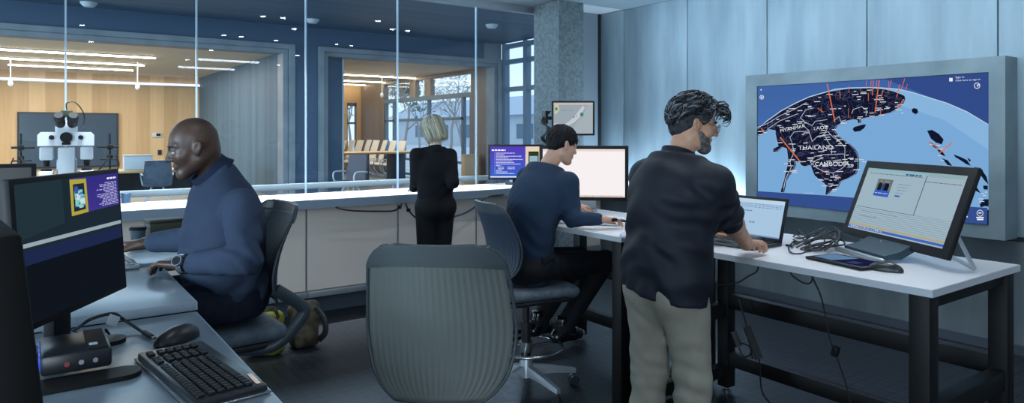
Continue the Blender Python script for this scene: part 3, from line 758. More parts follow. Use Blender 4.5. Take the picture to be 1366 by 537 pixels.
    for k in range(5):
        a = 2*PI*k/5+R(turn); d = Vector((math.cos(a), math.sin(a), 0)); n = Vector((-math.sin(a), math.cos(a), 0)); rings = []
        for (r, z, hw_, hz) in ((.03, .125, .026, .030), (.17, .112, .021, .021), (.325, .088, .016, .013)):
            c = d*r+Vector((0, 0, z)); rings.append([c+n*hw_-Vector((0, 0, hz)), c-n*hw_-Vector((0, 0, hz)), c-n*hw_*.7+Vector((0, 0, hz)), c+n*hw_*.7+Vector((0, 0, hz))])
        lg = obj('leg', MB().ring_surface(rings), m_alu, t)
        c = d*.315; w = MB()
        for s in (-1, 1): w.cyl(c+n*(s*.008)+Vector((0, 0, .03)), c+n*(s*.026)+Vector((0, 0, .03)), .03, n=18)
        w.cyl(c+Vector((0, 0, .03)), c+Vector((0, 0, .08)), .008, n=8)
        obj('caster', w, m_cast, lg)
    return t
m_darkback = vary(mat('dark_mesh_back', rough=.55), (44, 56, 66), (52, 64, 74), scale=2, lo=.4, hi=.6)
m_darkframe = mat('dark_chair_frame', (52, 62, 70), .4)
stool('large grey ribbed back drafting chair standing alone in the foreground', (1.155, 1.985), 40, .695, .50, turn=10)
stool('dark drafting chair under the seated bald man in the blue sweater', (.600, 2.87), 266, .838, .395, m_darkback, m_darkframe, turn=25, bw=.205, bq=.2)
stool('dark blue drafting stool with foot ring under the man at the white monitor', (2.50, 3.37), 98, .652, .46, mat('navy_mesh_back', (46, 60, 78), .5), m_darkframe, m_seatf, False, turn=-11)
# ================================================================ BAGS ON THE FLOOR
m_olive = vary(mat('yellow_green_canvas', rough=.8), (96, 100, 28), (124, 126, 42), scale=9, lo=.35, hi=.65)
m_brown = vary(mat('brown_camo_canvas', rough=.85), (44, 42, 32), (78, 68, 48), scale=14, lo=.42, hi=.58)
b = on_z(349, 472, 0.0); sd = Sdf((-.22, -.2, -.02), (.22, .2, .42), .012)
sd.ell((0, 0, .12), (.15, .12, .125)); sd.cone((-.07, 0, .2), (.10, .0, .24), .08, .06, .05); sd.ell((.07, -.05, .08), (.09, .08, .085), None, .03)
sd.folds((0, 0, .12), .4, .008, 40, (1, .4, .5), 2); sd.plane((0, 0, .003), (0, 0, -1))
t = thing('canvas_bag', 'yellow green canvas bag lying under the chair of the bald man', 'bag', (b.x, b.y, 0)); soft('body', sd, m_olive, t)
obj('strap', MB().tube(smooth_path([(-.1, -.06, .22), (-.05, -.12, .33), (.05, -.12, .34), (.10, -.06, .26)], 6), .009, 6, True, 2.2), m_brown, t)
b = on_z(405, 461, 0.0); sd = Sdf((-.2, -.2, -.02), (.2, .2, .40), .012)
sd.box((0, 0, .14), (.10, .09, .14), .05); sd.ell((0, -.07, .10), (.08, .06, .08), None, .02); sd.cone((-.07, 0, .28), (.07, 0, .28), .05, .05, .05)
sd.folds((0, 0, .14), .4, .007, 45, (.3, .4, 1), 5); sd.plane((0, 0, .003), (0, 0, -1))
t = thing('backpack', 'brown and olive backpack standing beside the yellow green bag', 'bag', (b.x, b.y, 0)); soft('body', sd, m_brown, t)
obj('strap', MB().tube(smooth_path([(.06, -.09, .30), (.10, -.15, .22), (.11, -.15, .12), (.09, -.08, .05)], 6), .01, 6, True, 2.5), m_black2, t)
# ================================================================ SCREENS AND DEVICES
def words(x0, x1, y, h, rnd, col=(225, 225, 250), s=1.0, gap=.008):
    out = []; x = x0
    while x < x1:
        L = rnd.uniform(.02, .06); e = min(x+L, x1); out.append((rect(x, y, e, y+h), col, s)); x = e+gap
    return out
def mixc(a, b, t): return tuple(int(a[i]+(b[i]-a[i])*t) for i in range(3))
def slide(mirror=False):
    rnd = random.Random(5); L = []
    for k in range(12): L.append((rect(0, k/12, 1, (k+1)/12), mixc((58, 104, 206), (86, 66, 190), k/11), .95))
    L += words(.03, .30, .86, .045, rnd, (245, 245, 255), 1.0, .012)
    for i, (e, ind) in enumerate(((.62, 0), (.36, 0), (.78, 0), (.46, 0), (.82, 0), (.56, 0), (.60, 0), (.76, 0), (.20, 0), (.34, .04), (.34, .04), (.30, 0), (.44, 0), (.60, 0))):
        y = .78-.050*i; L.append((rect(.085, y+.004, .095, y+.020), (225, 225, 250), 1.0)); L += words(.115+ind, max(e*.78, .2), y, .020, rnd, (222, 224, 250))
        if ind: L += words(.34, .48, y, .020, rnd, (222, 224, 250))
    L.append((rect(0.0, .015, 1, .05), (235, 235, 250), 1.0))
    L.append((rect(.69, .05, 1, 1), (236, 214, 190), .95)); L.append((rect(.75, .10, .95, .84), (24, 28, 30), .6)); L.append((rect(.755, .72, .945, .80), (60, 84, 40), .6)); L.append((rect(.77, .2, .93, .70), (150, 190, 205), .9))
    return L
def boards(L, x0, y0, x1, y1, rnd, n=46):
    for k in range(n):
        x, y = rnd.uniform(x0, x1-.03), rnd.uniform(y0, y1-.05); L.append((rect(x, y, min(x1, x+rnd.uniform(.01, .05)), min(y1, y+rnd.uniform(.01, .06))), rnd.choice([(70, 120, 200), (120, 200, 210), (160, 220, 190), (60, 90, 170), (210, 230, 235)]), .9))
def reflected_slide():  # reflections painted as emission: mirrored slide, bright counter band, lighter upper half
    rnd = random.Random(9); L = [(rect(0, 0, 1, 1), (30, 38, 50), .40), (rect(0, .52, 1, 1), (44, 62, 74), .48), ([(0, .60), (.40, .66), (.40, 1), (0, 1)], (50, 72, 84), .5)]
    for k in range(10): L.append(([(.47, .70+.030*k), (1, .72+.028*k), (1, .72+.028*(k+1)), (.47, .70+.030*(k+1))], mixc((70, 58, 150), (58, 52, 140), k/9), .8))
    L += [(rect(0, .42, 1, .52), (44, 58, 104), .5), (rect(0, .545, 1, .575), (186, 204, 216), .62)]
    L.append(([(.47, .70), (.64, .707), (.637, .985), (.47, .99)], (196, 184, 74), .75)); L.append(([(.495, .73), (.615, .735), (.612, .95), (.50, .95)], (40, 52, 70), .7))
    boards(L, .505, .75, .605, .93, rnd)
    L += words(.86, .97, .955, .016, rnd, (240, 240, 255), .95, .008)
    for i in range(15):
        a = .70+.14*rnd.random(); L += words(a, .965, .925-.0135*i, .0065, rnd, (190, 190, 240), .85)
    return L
def place(t, w, h, bz, zb, th, tilt, bzb=None):
    Mx = Matrix.Translation((0, 0, zb)) @ Matrix.Rotation(-tilt, 4, 'X'); bzb = bz if bzb is None else bzb
    def f(x, y, l): return Mx @ Vector((-w/2+bz+x*(w-2*bz), -th/2-.0012-l, bzb+y*(h-bz-bzb)))
    return Mx, f
def monitor(name, lb, loc, A, w, h, zb, layers=None, bz=.018, th=.022, tilt=0.0, stand='plate', bzb=None, mcase=None, group=None, glassy=False, panelcol=None, bulge=True):
    mcase = mcase or m_black
    t = thing(name, lb, 'monitor', loc, R(-A), group); Mx, f = place(t, w, h, bz, zb, th, tilt, bzb)
    mb = MB().box((0, 0, h/2), (w, th, h), None, .005); bmesh.ops.transform(mb.bm, matrix=Mx, verts=mb.bm.verts); case = obj('casing', mb, mcase, t)
    if bulge:
        mb = MB().box((0, th/2+.014, h*.5), (w*.62, .03, h*.62), None, .012); bmesh.ops.transform(mb.bm, matrix=Mx, verts=mb.bm.verts); obj('rear_housing', mb, mcase, case)
    b2 = bz if bzb is None else bzb
    mb = MB().b2((-w/2+bz, -th/2-.001, b2), (w/2-bz, -th/2-.0003, h-bz)); bmesh.ops.transform(mb.bm, matrix=Mx, verts=mb.bm.verts)
    sc = obj('screen', mb, mat('glossy_screen', (12, 16, 20), .06, 0, .6) if glassy else mat('matt_screen', (12, 14, 18), .35), t)
    if layers: picture('screen_image', sc, layers, f)
    if stand == 'plate':
        st = obj('neck', MB().box((0, .045, (zb+h*.4)/2), (.07, .02, zb+h*.4), None, .006), mcase, t)
        obj('base', MB().lathe([(.001, 0), (.115, 0), (.12, .004), (.115, .010), (.02, .016), (.001, .016)], (0, .03, 0), 28), mcase, t)
    elif stand == 'slab':
        obj('neck', MB().b2((-.09, .02, .012), (.09, .045, zb+h*.35), .005), m_alu, t); obj('base', MB().b2((-.10, -.11, 0), (.10, .09, .012), .004), m_alu, t)
    return t
# --- monitor on the counter showing the slide
b = on_z(684, 244, CTZ); b = px(688, 245.5, 7.45)
monitor('slide_monitor', 'black monitor showing a purple slide on the counter before the pillar', (b.x, b.y, CTZ), 35.5, .60, .385, .05, slide(), .022, .03)
# --- blank white monitor on the second workbench
b = on_z(792, 288, 1.0)
L = [(rect(0, 0, 1, 1), (247, 241, 241), 1.0), (rect(0, .955, 1, .985), (236, 214, 208), 1.0), (rect(0, 0, 1, .04), (226, 214, 206), 1.0)]
rnd = random.Random(3)
for k in range(30): L.append((rect(.02+k*.032, .01, .04+k*.032, .03), rnd.choice([(214, 150, 120), (150, 160, 190), (200, 190, 170)]), .9))
p = px(778.5, 288, 5.05)
monitor('blank_monitor', 'wide black monitor glowing blank white in front of the man in blue', (p.x, p.y, 1.0), 41, .655, .405, .075, L, .026, .03, 0, 'slab')
# --- small map monitor on the pillar arm
p = px(764.5, 180.5, 6.62)
L = [(rect(0, 0, 1, 1), (176, 188, 196), .85), ([(0, 0), (.42, 0), (.62, .42), (.72, .5), (.86, .9), (1, 1), (0, 1)], (166, 178, 188), .85), ([(0, 0), (.34, 0), (.30, .2), (.12, .35), (0, .34)], (186, 196, 202), .85),
     ([(.30, .20), (.52, .36), (.66, .52), (.80, .86), (.74, .9), (.56, .6), (.4, .4), (.26, .3)], (200, 210, 216), .9), (rect(0, .93, 1, 1), (206, 194, 186), .9), ([(.02, .62), (.10, .66), (.15, .78), (.12, .95), (.02, .97)], (206, 204, 180), .9)]
for (x, y, r, c) in ((.07, .80, .035, (96, 140, 90)), (.72, .62, .045, (70, 140, 130)), (.52, .53, .016, (50, 60, 70)), (.59, .575, .012, (90, 100, 110))): L.append(([(x+r*math.cos(k*PI/5), y+r*1.5*math.sin(k*PI/5)) for k in range(10)], c, .8))
L += words(.20, .52, .73, .05, random.Random(2), (150, 164, 176), .85, .02)
t = monitor('mounted_monitor', 'small monitor showing a pale map on an arm beside the pillar', (p.x, p.y, p.z), 38, .415, .335, 0.0, L, .018, .03, 0, None)
arm = MB().cyl((0, .03, .17), (-.02, .14, .17), .022, n=12).cyl((-.02, .13, .17), (-.27, .10, .17), .018, n=12).lathe([(.001, -.05), (.03, -.05), (.03, .07), (.001, .07)], (-.27, .10, .17), 14)
obj('arm', arm, m_black2, t)
cb = MB()
for k in range(4): cb.tube(smooth_path([(-.215-.012*k, .09, .24), (-.27-.012*k, .07, .16-.01*k), (-.25+.012*k, .06, .06), (-.28-.01*k, .08, -.02), (-.25, .10, -.09)], 6), .006, 6)
obj('cable', cb, m_cable, t)
obj('clamp', MB().box((-.27, .14, .17), (.05, .10, .12), None, .008), m_black, t)
# --- left group: glossy monitor, the reflections on its screen painted as glow
b = Vector((.085, 2.19, .972))
t = monitor('glossy_monitor', 'large glossy dark monitor with a painted purple slide reflection in its upper right', (.108, 2.142, 1.010), -58.5, .497, .361, .101, reflected_slide(), .014, .02, R(4), None, .016, m_black, None, True)
obj('neck', MB().box((0, .05, .145), (.08, .03, .255), None, .008), m_black, t)
obj('hinge', MB().box((0, .03, .255), (.12, .04, .08), None, .01), m_black2, t)
# U shaped stand foot under the docking station
bs = MB()
for (y0, y1) in ((-.225, -.14), (.105, .19)):
    c = (y0+y1)/2; h = (y1-y0)/2
    bs.prism([(-.20, y0), (.10, y0)]+[(.10+h*math.sin(a), c-h*math.cos(a)) for a in [PI*k/10 for k in range(1, 10)]]+[(.10, y1), (-.20, y1)], 0, .012)
bs.b2((-.20, -.14, 0), (-.11, .105, .012)).b2((-.17, -.05, .012), (-.13, .05, .16))
bmesh.ops.transform(bs.bm, matrix=Matrix.Translation((.088, 2.0, 1.0105)) @ Matrix.Scale(.9375, 4), verts=bs.bm.verts); obj('stand_foot', bs, m_black, t, True)
# --- nearest monitor seen edge on
t = monitor('edge_on_monitor', 'nearest black monitor seen edge on at the left side of the photo', (-.012, 1.115, 1.010), 263, .47, .394, .070, None, .016, .040, R(6), 'plate', None, mat('deep_black_plastic', (8, 9, 10), .7, 0, .2))
t = monitor('low_monitor', 'black monitor behind the glossy one with only its upper right corner in view', (-.19, 3.34, 1.04), 3, .44, .31, .105, None, .016, .035, R(2), 'plate')
# ================================================================ WALL DISPLAY
t = thing('wall_display', 'huge wall display with a globe map of Thailand in a grey surround', 'display', (5.63, 2.92, .828))
xs0, xs1 = 5.52, 5.738; Y0, Y1, Z0, Z1 = 1.872, 3.966, .828, 2.11; sy0, sy1, sz0, sz1 = 1.972, 3.845, .925, 2.003
mb = MB().b2((xs0, Y0, sz1), (xs1, Y1, Z1)).b2((xs0, Y0, Z0), (xs1, Y1, sz0)).b2((xs0, Y0, sz0), (xs1, sy0, sz1)).b2((xs0, sy1, sz0), (xs1, Y1, sz1))
obj('surround', mb, m_frame, t, True)
bz = obj('bezel', MB().b2((xs0+.012, sy0, sz0), (xs0+.06, sy1, sz1)), m_black, t, True)
XS = xs0+.010
SC_LAYERS = []
def mp(u, v): return (u, v)
def LY(poly, col, s=.9): SC_LAYERS.append((poly, col, s))
for k in range(14):
    y0 = 92+180*k/14; LY([(1005, y0), (1325, y0-0), (1325, y0+13.2), (1005, y0+13.2)], mixc((70, 112, 184), (84, 128, 196), k/13), .78)
LY([(1180, 90), (1325, 90), (1325, 170), (1290, 150), (1225, 123)], (58, 86, 156), .75)
arc = [(1009, 172), (1023.6, 160.8), (1042, 147.7), (1061, 137.5), (1079.5, 129), (1105, 121.7), (1114, 118.9), (1132, 117.2), (1156, 116.6), (1175, 117), (1199, 118.9), (1215, 122.6), (1239, 130), (1263.4, 137.5), (1289.5, 148.7), (1321, 166)]
LY(arc+[(1322, 280), (1009, 258)], (128, 178, 226), .88)
LY(arc[7:]+[(1322, 200), (1260, 160), (1200, 140)], (140, 188, 230), .9)
for s in stroke(arc, 1.1): LY(s, (196, 220, 240), .9)
land = [(1009.5, 172), (1023.6, 161.5), (1042, 148.5), (1061, 138.2), (1079.5, 129.8), (1105, 122.4), (1132, 118.2), (1160, 117.4), (1180, 119), (1192, 122), (1203, 126), (1206.7, 128), (1207.7, 132), (1205, 138.4), (1198, 145), (1188, 150.5), (1177, 153), (1169.5, 155.2), (1156.5, 157), (1148, 159), (1149, 163), (1145, 165), (1144, 160), (1139.7, 159), (1128.5, 161.7), (1117.3, 167.3), (1113.6, 173.8), (1119.2, 181.2), (1126, 186.5), (1133.7, 191.7), (1141, 198.4), (1144.6, 205), (1146, 213.5), (1146, 223.6), (1142, 232), (1133.7, 237), (1122, 242), (1118.6, 248.8), (1110, 253.8), (1105, 258.8), (1101, 260.5), (1101.8, 253.8), (1102.6, 247), (1098.4, 243), (1092.6, 238.7), (1086.7, 233.7), (1084, 227), (1081.4, 220), (1074, 222), (1069, 220), (1066.5, 215.4), (1060.9, 214.5), (1061.8, 220), (1059, 226.6), (1053.4, 234), (1048.8, 241.5), (1047.8, 249), (1046, 256.4), (1041.3, 256), (1044, 247), (1047, 236), (1049.7, 224.7), (1051.6, 213.5), (1050.6, 204.2), (1049.7, 197.7), (1044, 195.8), (1036.7, 202.3), (1031, 202.3), (1032, 197.7), (1038.5, 195), (1036.7, 187.4), (1034.8, 178), (1034.8, 173.8), (1025.5, 172), (1020, 177.5), (1010, 181.5)]
def C3(l): return [(1095+x/5.37, 90+y/5.37) for x, y in l]
def C6(l): return [(1225+x/3.84, 160+y/3.84) for x, y in l]
def C4(l): return [(1080+x/5.9625, 180+y/5.9625) for x, y in l]
def CA(l): return [(1005+x/5.37, 90+y/5.37) for x, y in l]
def CB(l): return [(1005+x/5.37, 180+y/5.37) for x, y in l]
NAVY = (26, 32, 58)
LY(land, NAVY, .6)
isl = [C3([(228, 440), (240, 425), (300, 408), (325, 408), (310, 435), (280, 455), (240, 460)]), C3([(650, 300), (665, 290), (690, 295), (698, 320), (680, 335), (655, 320)])]
for q in ([(45, 55), (70, 50), (105, 70), (130, 100), (120, 125), (90, 115), (65, 95)], [(55, 110), (90, 130), (110, 150), (80, 140)], [(95, 150), (120, 155), (140, 185), (120, 180)], [(120, 195), (150, 205), (175, 235), (150, 230)], [(180, 175), (220, 190), (250, 205), (270, 235), (245, 225), (215, 205), (190, 190)],
          [(285, 240), (320, 245), (350, 290), (362, 330), (340, 310), (310, 270)], [(275, 308), (300, 318), (282, 322)], [(275, 340), (295, 335), (320, 375), (290, 360)], [(332, 335), (356, 335), (356, 356), (335, 355)], [(315, 432), (335, 405), (362, 405), (362, 442), (340, 440), (320, 447)], [(250, 190), (270, 205), (262, 215)]): isl.append(C6(q))
for q in isl: LY(q, NAVY, .6)
def inside(p, poly):
    x, y = p; r = False
    for (x1, y1), (x2, y2) in zip(poly, poly[1:]+poly[:1]):
        if (y1 > y) != (y2 > y) and x < (x2-x1)*(y-y1)/(y2-y1)+x1: r = not r
    return r
rnd = random.Random(21)
def inland():
    while True:
        p = (rnd.uniform(1010, 1207), rnd.uniform(118, 260))
        if inside(p, land): return p
for k in range(620):        # provincial borders and roads
    p = inland(); a = rnd.uniform(0, 2*PI); q = [p]
    for j in range(rnd.choice((2, 3, 3, 4))):
        a += rnd.uniform(-1, 1); n = (q[-1][0]+math.cos(a)*rnd.uniform(2, 4), q[-1][1]+math.sin(a)*rnd.uniform(1.4, 3))
        if not inside(n, land): break
        q.append(n)
    if len(q) > 1:
        c = rnd.choice([(80, 94, 150), (104, 120, 172), (126, 104, 156), (66, 80, 130)])
        for s in stroke(q, .32): LY(s, c, .7)
WL = (214, 226, 240)
for s in stroke(land[12:46], .45)+stroke(land[46:], .4): LY(s, (168, 192, 222), .8)
for q in (CA([(440, 290), (385, 300), (345, 360), (385, 395), (430, 415), (450, 385), (500, 378), (537, 372)]), CA([(410, 455), (300, 460), (270, 500), (285, 537)]), CA([(560, 480), (470, 490), (430, 530), (405, 450), (370, 420)]), CA([(30, 430), (110, 400), (200, 345), (300, 300), (390, 250)]),
          CA([(110, 440), (200, 380), (330, 330)]), C4([(15, 215), (50, 170), (120, 155), (180, 155), (235, 150), (285, 150), (295, 240), (265, 265), (200, 300), (130, 290), (70, 262), (15, 215)]), C4([(70, 15), (130, 5), (160, 60), (185, 90), (185, 150)]), C4([(200, 0), (250, 50), (290, 100), (290, 150)]), C4([(120, 180), (60, 200), (20, 240)]), C4([(195, 300), (200, 330), (240, 350)]),
          CB([(285, 60), (300, 120), (270, 190), (280, 230), (240, 310), (225, 380)]), C3([(0, 470), (60, 460), (100, 500), (150, 537)]), C3([(0, 400), (60, 420), (40, 470), (0, 500)]), C3([(230, 330), (240, 300), (300, 280), (340, 310), (330, 345)]), C3([(100, 380), (140, 350), (150, 385), (190, 375)])):
    for s in stroke(q, .58): LY(s, WL, .85)
for k in range(120):        # place-name dashes
    p = inland(); Lh = rnd.uniform(3, 9); LY([(p[0], p[1]), (p[0]+Lh, p[1]-.35), (p[0]+Lh, p[1]+.55), (p[0], p[1]+.9)], (228, 234, 244), .85)
for k in range(46):
    q = rnd.choice([(1100, 240), (1108, 233), (1090, 228), (1145, 215), (1200, 148), (1190, 140), (1253, 200), (1250, 196), (1300, 240), (1106, 246), (1262, 206), (1312, 262), (1052, 225)]); p = (q[0]+rnd.uniform(-9, 9), q[1]+rnd.uniform(-8, 8)); Lh = rnd.uniform(3, 8)
    LY([(p[0], p[1]), (p[0]+Lh, p[1]+.15), (p[0]+Lh, p[1]+.9), (p[0], p[1]+.75)], (228, 236, 246), .85)
ORG = (226, 116, 80)
for (a, b_, wd) in (((55, 118), (110, 390), 2.1), ((427, 92), (397, 325), 1.9), ((335, 95), (335, 155), 1), ((370, 95), (365, 150), .9), ((385, 95), (378, 200), 1.4), ((410, 95), (405, 140), 1), ((497, 95), (490, 185), .9), ((515, 88), (500, 150), .9), ((610, 80), (585, 160), 1.2), ((575, 120), (552, 215), 1.4), ((630, 120), (612, 170), 1), ((600, 228), (560, 297), 1.6), ((350, 185), (350, 240), 1.1), ((455, 160), (440, 225), 1.1), ((210, 135), (212, 182), .9), ((145, 165), (148, 220), 1), ((293, 140), (293, 165), .8), ((437, 298), (437, 338), 1.1), ((207, 290), (207, 360), .8), ((10, 288), (15, 320), .9)):
    for s in stroke(C3([a, b_]), wd*.72): LY(s, ORG, .9)
for q, wd in ((CB([(200, 15), (345, 190)]), 1.9), (C6([(180, 115), (118, 166)]), 2.0), (C6([(60, 112), (130, 160)]), 1.3), (CA([(65, 435), (90, 460)]), 1.5), (CA([(470, 290), (510, 320)]), 1.2), (C4([(110, 285), (150, 300)]), 1.3), (C4([(235, 325), (260, 340)]), 1.2)):
    for s in stroke(q, wd*.8): LY(s, ORG, .9)
LY([(1009, 254.3), (1105, 260.4), (1200, 268), (1285, 274.4), (1321, 277), (1321, 302), (1009, 272)], (62, 92, 164), .72)
for q in rring(1305, 114.3, 3.3, 4.1)+rring(1018, 129.6, 2.2, 2.9)+rring(1288.5, 282.5, 3.6, 4.4)+rring(1309, 283.8, 3.7, 4.4): LY(q, (236, 240, 248), .95)
for q in (rect(1016.9, 128.6, 1019.2, 130.6), rect(1016.4, 119, 1018, 120.6), rect(1287.6, 279.5, 1289.6, 285.5), rect(1307, 282.8, 1311, 284.2), rect(1284.5, 287.6, 1292.5, 289.4), rect(1304, 288.8, 1314, 290.4), rect(1305, 291.3, 1313.5, 293), rect(1268, 104, 1272.5, 108.6)): LY(q, (236, 240, 248), .95)
for k in range(14): LY(rect(1074+k*.95, 256.6, 1074.5+k*.95, 257.5), (220, 230, 244), .8)
def tvf(u, v, l):
    p = on_x(u, v, XS); return Vector((XS-l*.25, min(max(p.y, sy0+.004), sy1-.004), min(max(p.z, sz0+.004), sz1-.004)))-Vector((5.63, 2.92, .828))
scr = obj('screen', MB().b2((XS, sy0+.012, sz0+.008), (XS+.02, sy1-.004, sz1-.008)), m_black, t, True)
picture('screen_image', scr, SC_LAYERS, tvf, .00004)
tm = glow((240, 244, 250), .95)
def tvtext(s, u, v, hpx, ang=0.0, sx=1.0):
    p = on_x(u, v, XS); F = p.dot(FW); size = hpx*F/FPX/.70
    M = Matrix.Translation((XS-.006, p.y, p.z)) @ Matrix(((0, 0, -1, 0), (-1, 0, 0, 0), (0, 1, 0, 0), (0, 0, 0, 1))) @ Matrix.Rotation(ang, 4, 'Z') @ Matrix.Scale(sx, 4, (1, 0, 0))
    text_mesh('lettering', s, size, M, tm, scr)
tvtext('THAILAND', 1065.5, 199.5, 5.4, R(2), 1.28); tvtext('CAMBODIA', 1087.5, 221.0, 5.2, R(2.5), 1.22); tvtext('LAOS', 1086, 173.5, 4.4, R(6), 1.22); tvtext('MYANMAR', 1041.5, 176.5, 4.2, R(11), 1.25)
tvtext('Sign in', 1275, 104.2, 2.2, 0, 1.3); tvtext('Click here to sign in', 1275, 108.4, 2.0, 0, 1.25); tvtext('P', 1303.6, 116.4, 4.0, R(8), 1.2)
# ================================================================ ON THE FIRST WORKBENCH
tt = 1.0
# tilted touch display
A = 119.3; pc = (Vector((3.46, 1.89, 0))+Vector((3.11, 1.262, 0)))/2
L = [(rect(0, 0, 1, 1), (176, 200, 214), .78), (rect(0, .02, 1, .055), (70, 112, 206), .8), (rect(.0, .065, 1, .10), (190, 190, 160), .75)]
for k in range(9): L.append((rect(.0, .12+k*.03, 1, .128+k*.03), (150, 178, 196), .75))
L.append((rect(.0, .94, .99, 1), (158, 190, 194), .8)); L.append((rect(.02, .36, .655, .985), (172, 198, 212), .8)); L.append((rect(.02, .36, .655, .366), (70, 84, 100), .6)); L.append((rect(.648, .36, .655, .98), (84, 100, 116), .6)); L.append((rect(.02, .95, .66, .985), (150, 196, 206), .85))
L += words(.04, .62, .915, .010, random.Random(4), (110, 130, 150), .7); L += words(.66, .98, .86, .010, random.Random(6), (110, 130, 150), .7); L += words(.44, .60, .93, .022, random.Random(8), (60, 100, 150), .7)
L.append((rect(.165, .565, .335, .66), (62, 104, 206), .8)); L.append((rect(.165, .66, .335, .84), (120, 136, 140), .7))
for (x, c) in ((.185, (34, 40, 52)), (.235, (50, 90, 150)), (.262, (26, 30, 40))):
    L.append(([(x, .66), (x+.045, .66), (x+.047, .75), (x+.032, .785), (x+.012, .785), (x, .75)], c, .6)); L.append(([(x+.022+.012*math.cos(k*PI/4), .80+.022*math.sin(k*PI/4)) for k in range(8)], (190, 150, 130), .7))
L += words(.175, .32, .61, .010, random.Random(1), (210, 224, 250), .8)
for k in range(5): L += words(.40, .40+.13*(1-.12*k), .78-.045*k, .008, random.Random(k), (130, 150, 168), .7)
L.append((rect(.405, .59, .455, .615), (60, 104, 190), .8)); L += words(.10, .5, .30, .008, random.Random(12), (120, 140, 158), .7); L += words(.1, .3, .22, .008, random.Random(13), (120, 140, 158), .7)
for k in range(18): L.append((rect(.02+k*.022, .028, .034+k*.022, .047), random.Random(k).choice([(230, 236, 244), (120, 190, 230), (240, 200, 90)]), .8))
t = monitor('touch_display', 'large tilted touch display with an open web page on the right workbench', (pc.x, pc.y, tt), A, .745, .405, .050, L, .040, .024, R(21), None, .040, m_black, None, False)
mb = MB().prism([(-.13, .012), (-.05, .012), (.115, .10), (.11, .13), (-.06, .045), (-.13, .03)], -.15, .15, lambda x, y, z: (z, x, y)); obj('wedge_foot', mb, mat('dark_teal_foot', (48, 66, 76), .4), t)
obj('front_bar', MB().box((-.0, -.155, .012), (.36, .022, .022), None, .006), m_alu, t)
for sx in (.335, -.335): obj('stand_arm', MB().tube([(sx, .055, .17), (sx+.02*(1 if sx > 0 else -1), .13, .008)], .010, 8, True, .6).tube([(sx+.02*(1 if sx > 0 else -1), .13, .008), (sx, .02, .07)], .008, 8), m_alu, t)
obj('emblem', MB().cyl((-.03, -.024, .066), (-.03, -.0225, .066), .006, n=16), m_alu, t)
# laptop
t = thing('laptop', 'open laptop with pale blue screen left of the cable heap', 'laptop', (3.005, 2.215, tt+.001), R(-90))
hw_ = .185
obj('keyboard_base', MB().box((0, 0, .009), (hw_*2, .245, .017), None, .004), m_black2, t)
kb = MB()
for r in range(6):
    for c in range(15): kb.box((-hw_+.03+c*.0225, .095-r*.022, .0185), (.018, .017, .003))
kb.box((0, -.075, .0182), (.11, .05, .002)); obj('keys', kb, m_black, t)
zb = .016; lidw, lidh = hw_*2, .228
Mx = Matrix.Translation((0, .118, zb)) @ Matrix.Rotation(R(-17), 4, 'X')
mb = MB().box((0, 0, lidh/2), (lidw, .009, lidh), None, .003); bmesh.ops.transform(mb.bm, matrix=Mx, verts=mb.bm.verts); lid = obj('lid', mb, m_black2, t)
L = [(rect(0, 0, 1, 1), (176, 208, 236), .88), (rect(0, .90, 1, 1), (196, 222, 242), .9), (rect(0, 0, 1, .035), (120, 150, 200), .8)]
for k in range(3): L += words(.03, .97, .86-.045*k, .018, random.Random(30+k), (130, 160, 196), .8, .02)
L += words(.16, .46, .66, .02, random.Random(33), (96, 124, 160), .7); L += words(.16, .34, .57, .018, random.Random(34), (96, 124, 160), .7); L += words(.44, .54, .34, .05, random.Random(35), (150, 170, 190), .8)
def lf(x, y, l): return Mx @ Vector((-lidw/2+.016+x*(lidw-.032), -.0055-l, .016+y*(lidh-.032)))
picture('screen_image', lid, L, lf)
# tablet
m_tab = mat('tablet_glass', (20, 24, 40), .08, 0, .6)
a = on_z(1080, 347, tt); b = on_z(1186, 353, tt); c = (on_z(1080, 347, tt)+on_z(1152, 366, tt)+on_z(1186, 353, tt)+on_z(1110, 340, tt))/4
dr = (on_z(1152, 364, tt)-on_z(1080, 348, tt)); an = math.atan2(dr.y, dr.x)
t = thing('tablet', 'dark tablet lying flat in front of the cable heap', 'tablet', (c.x, c.y, tt+.001), an)
obj('case', MB().box((0, 0, .007), (.30, .19, .013), None, .005), m_black, t); g = obj('screen', MB().box((0, 0, .0142), (.275, .165, .001)), m_tab, t)
picture('screen_image', g, [(rect(.02, .05, .98, .95), (40, 44, 92), .45), ([(.03, .1), (.42, .08), (.50, .9), (.03, .92)], (120, 160, 204), .6), (rect(.62, .2, .80, .5), (70, 90, 150), .5)], lambda x, y, l: Vector((-.1375+x*.275, -.0825+y*.165, .0149+l)))
def mouse(lb, loc, rz, L=.115, W=.062, H=.038, m=None):
    t = thing('mouse', lb, 'computer mouse', loc, rz); sd = Sdf((-.08, -.05, -.006), (.08, .05, .06), .003)
    sd.ell((-.008, 0, .006), (L*.5, W*.5, H*.9), None, .01); sd.ell((.03, 0, .004), (L*.30, W*.40, H*.5), None, .02); sd.plane((0, 0, 0), (0, 0, -1), .003)
    soft('shell', sd, m or m_black2, t, 2); obj('wheel', MB().cyl((.028, -.004, .026), (.028, .004, .026), .010, n=14), m_cast, t); return t
c = on_z(1181, 361, tt); mouse('small black mouse beside the tablet in front of the touch display', (c.x, c.y, tt+.001), an+R(200), .125, .066, .036)
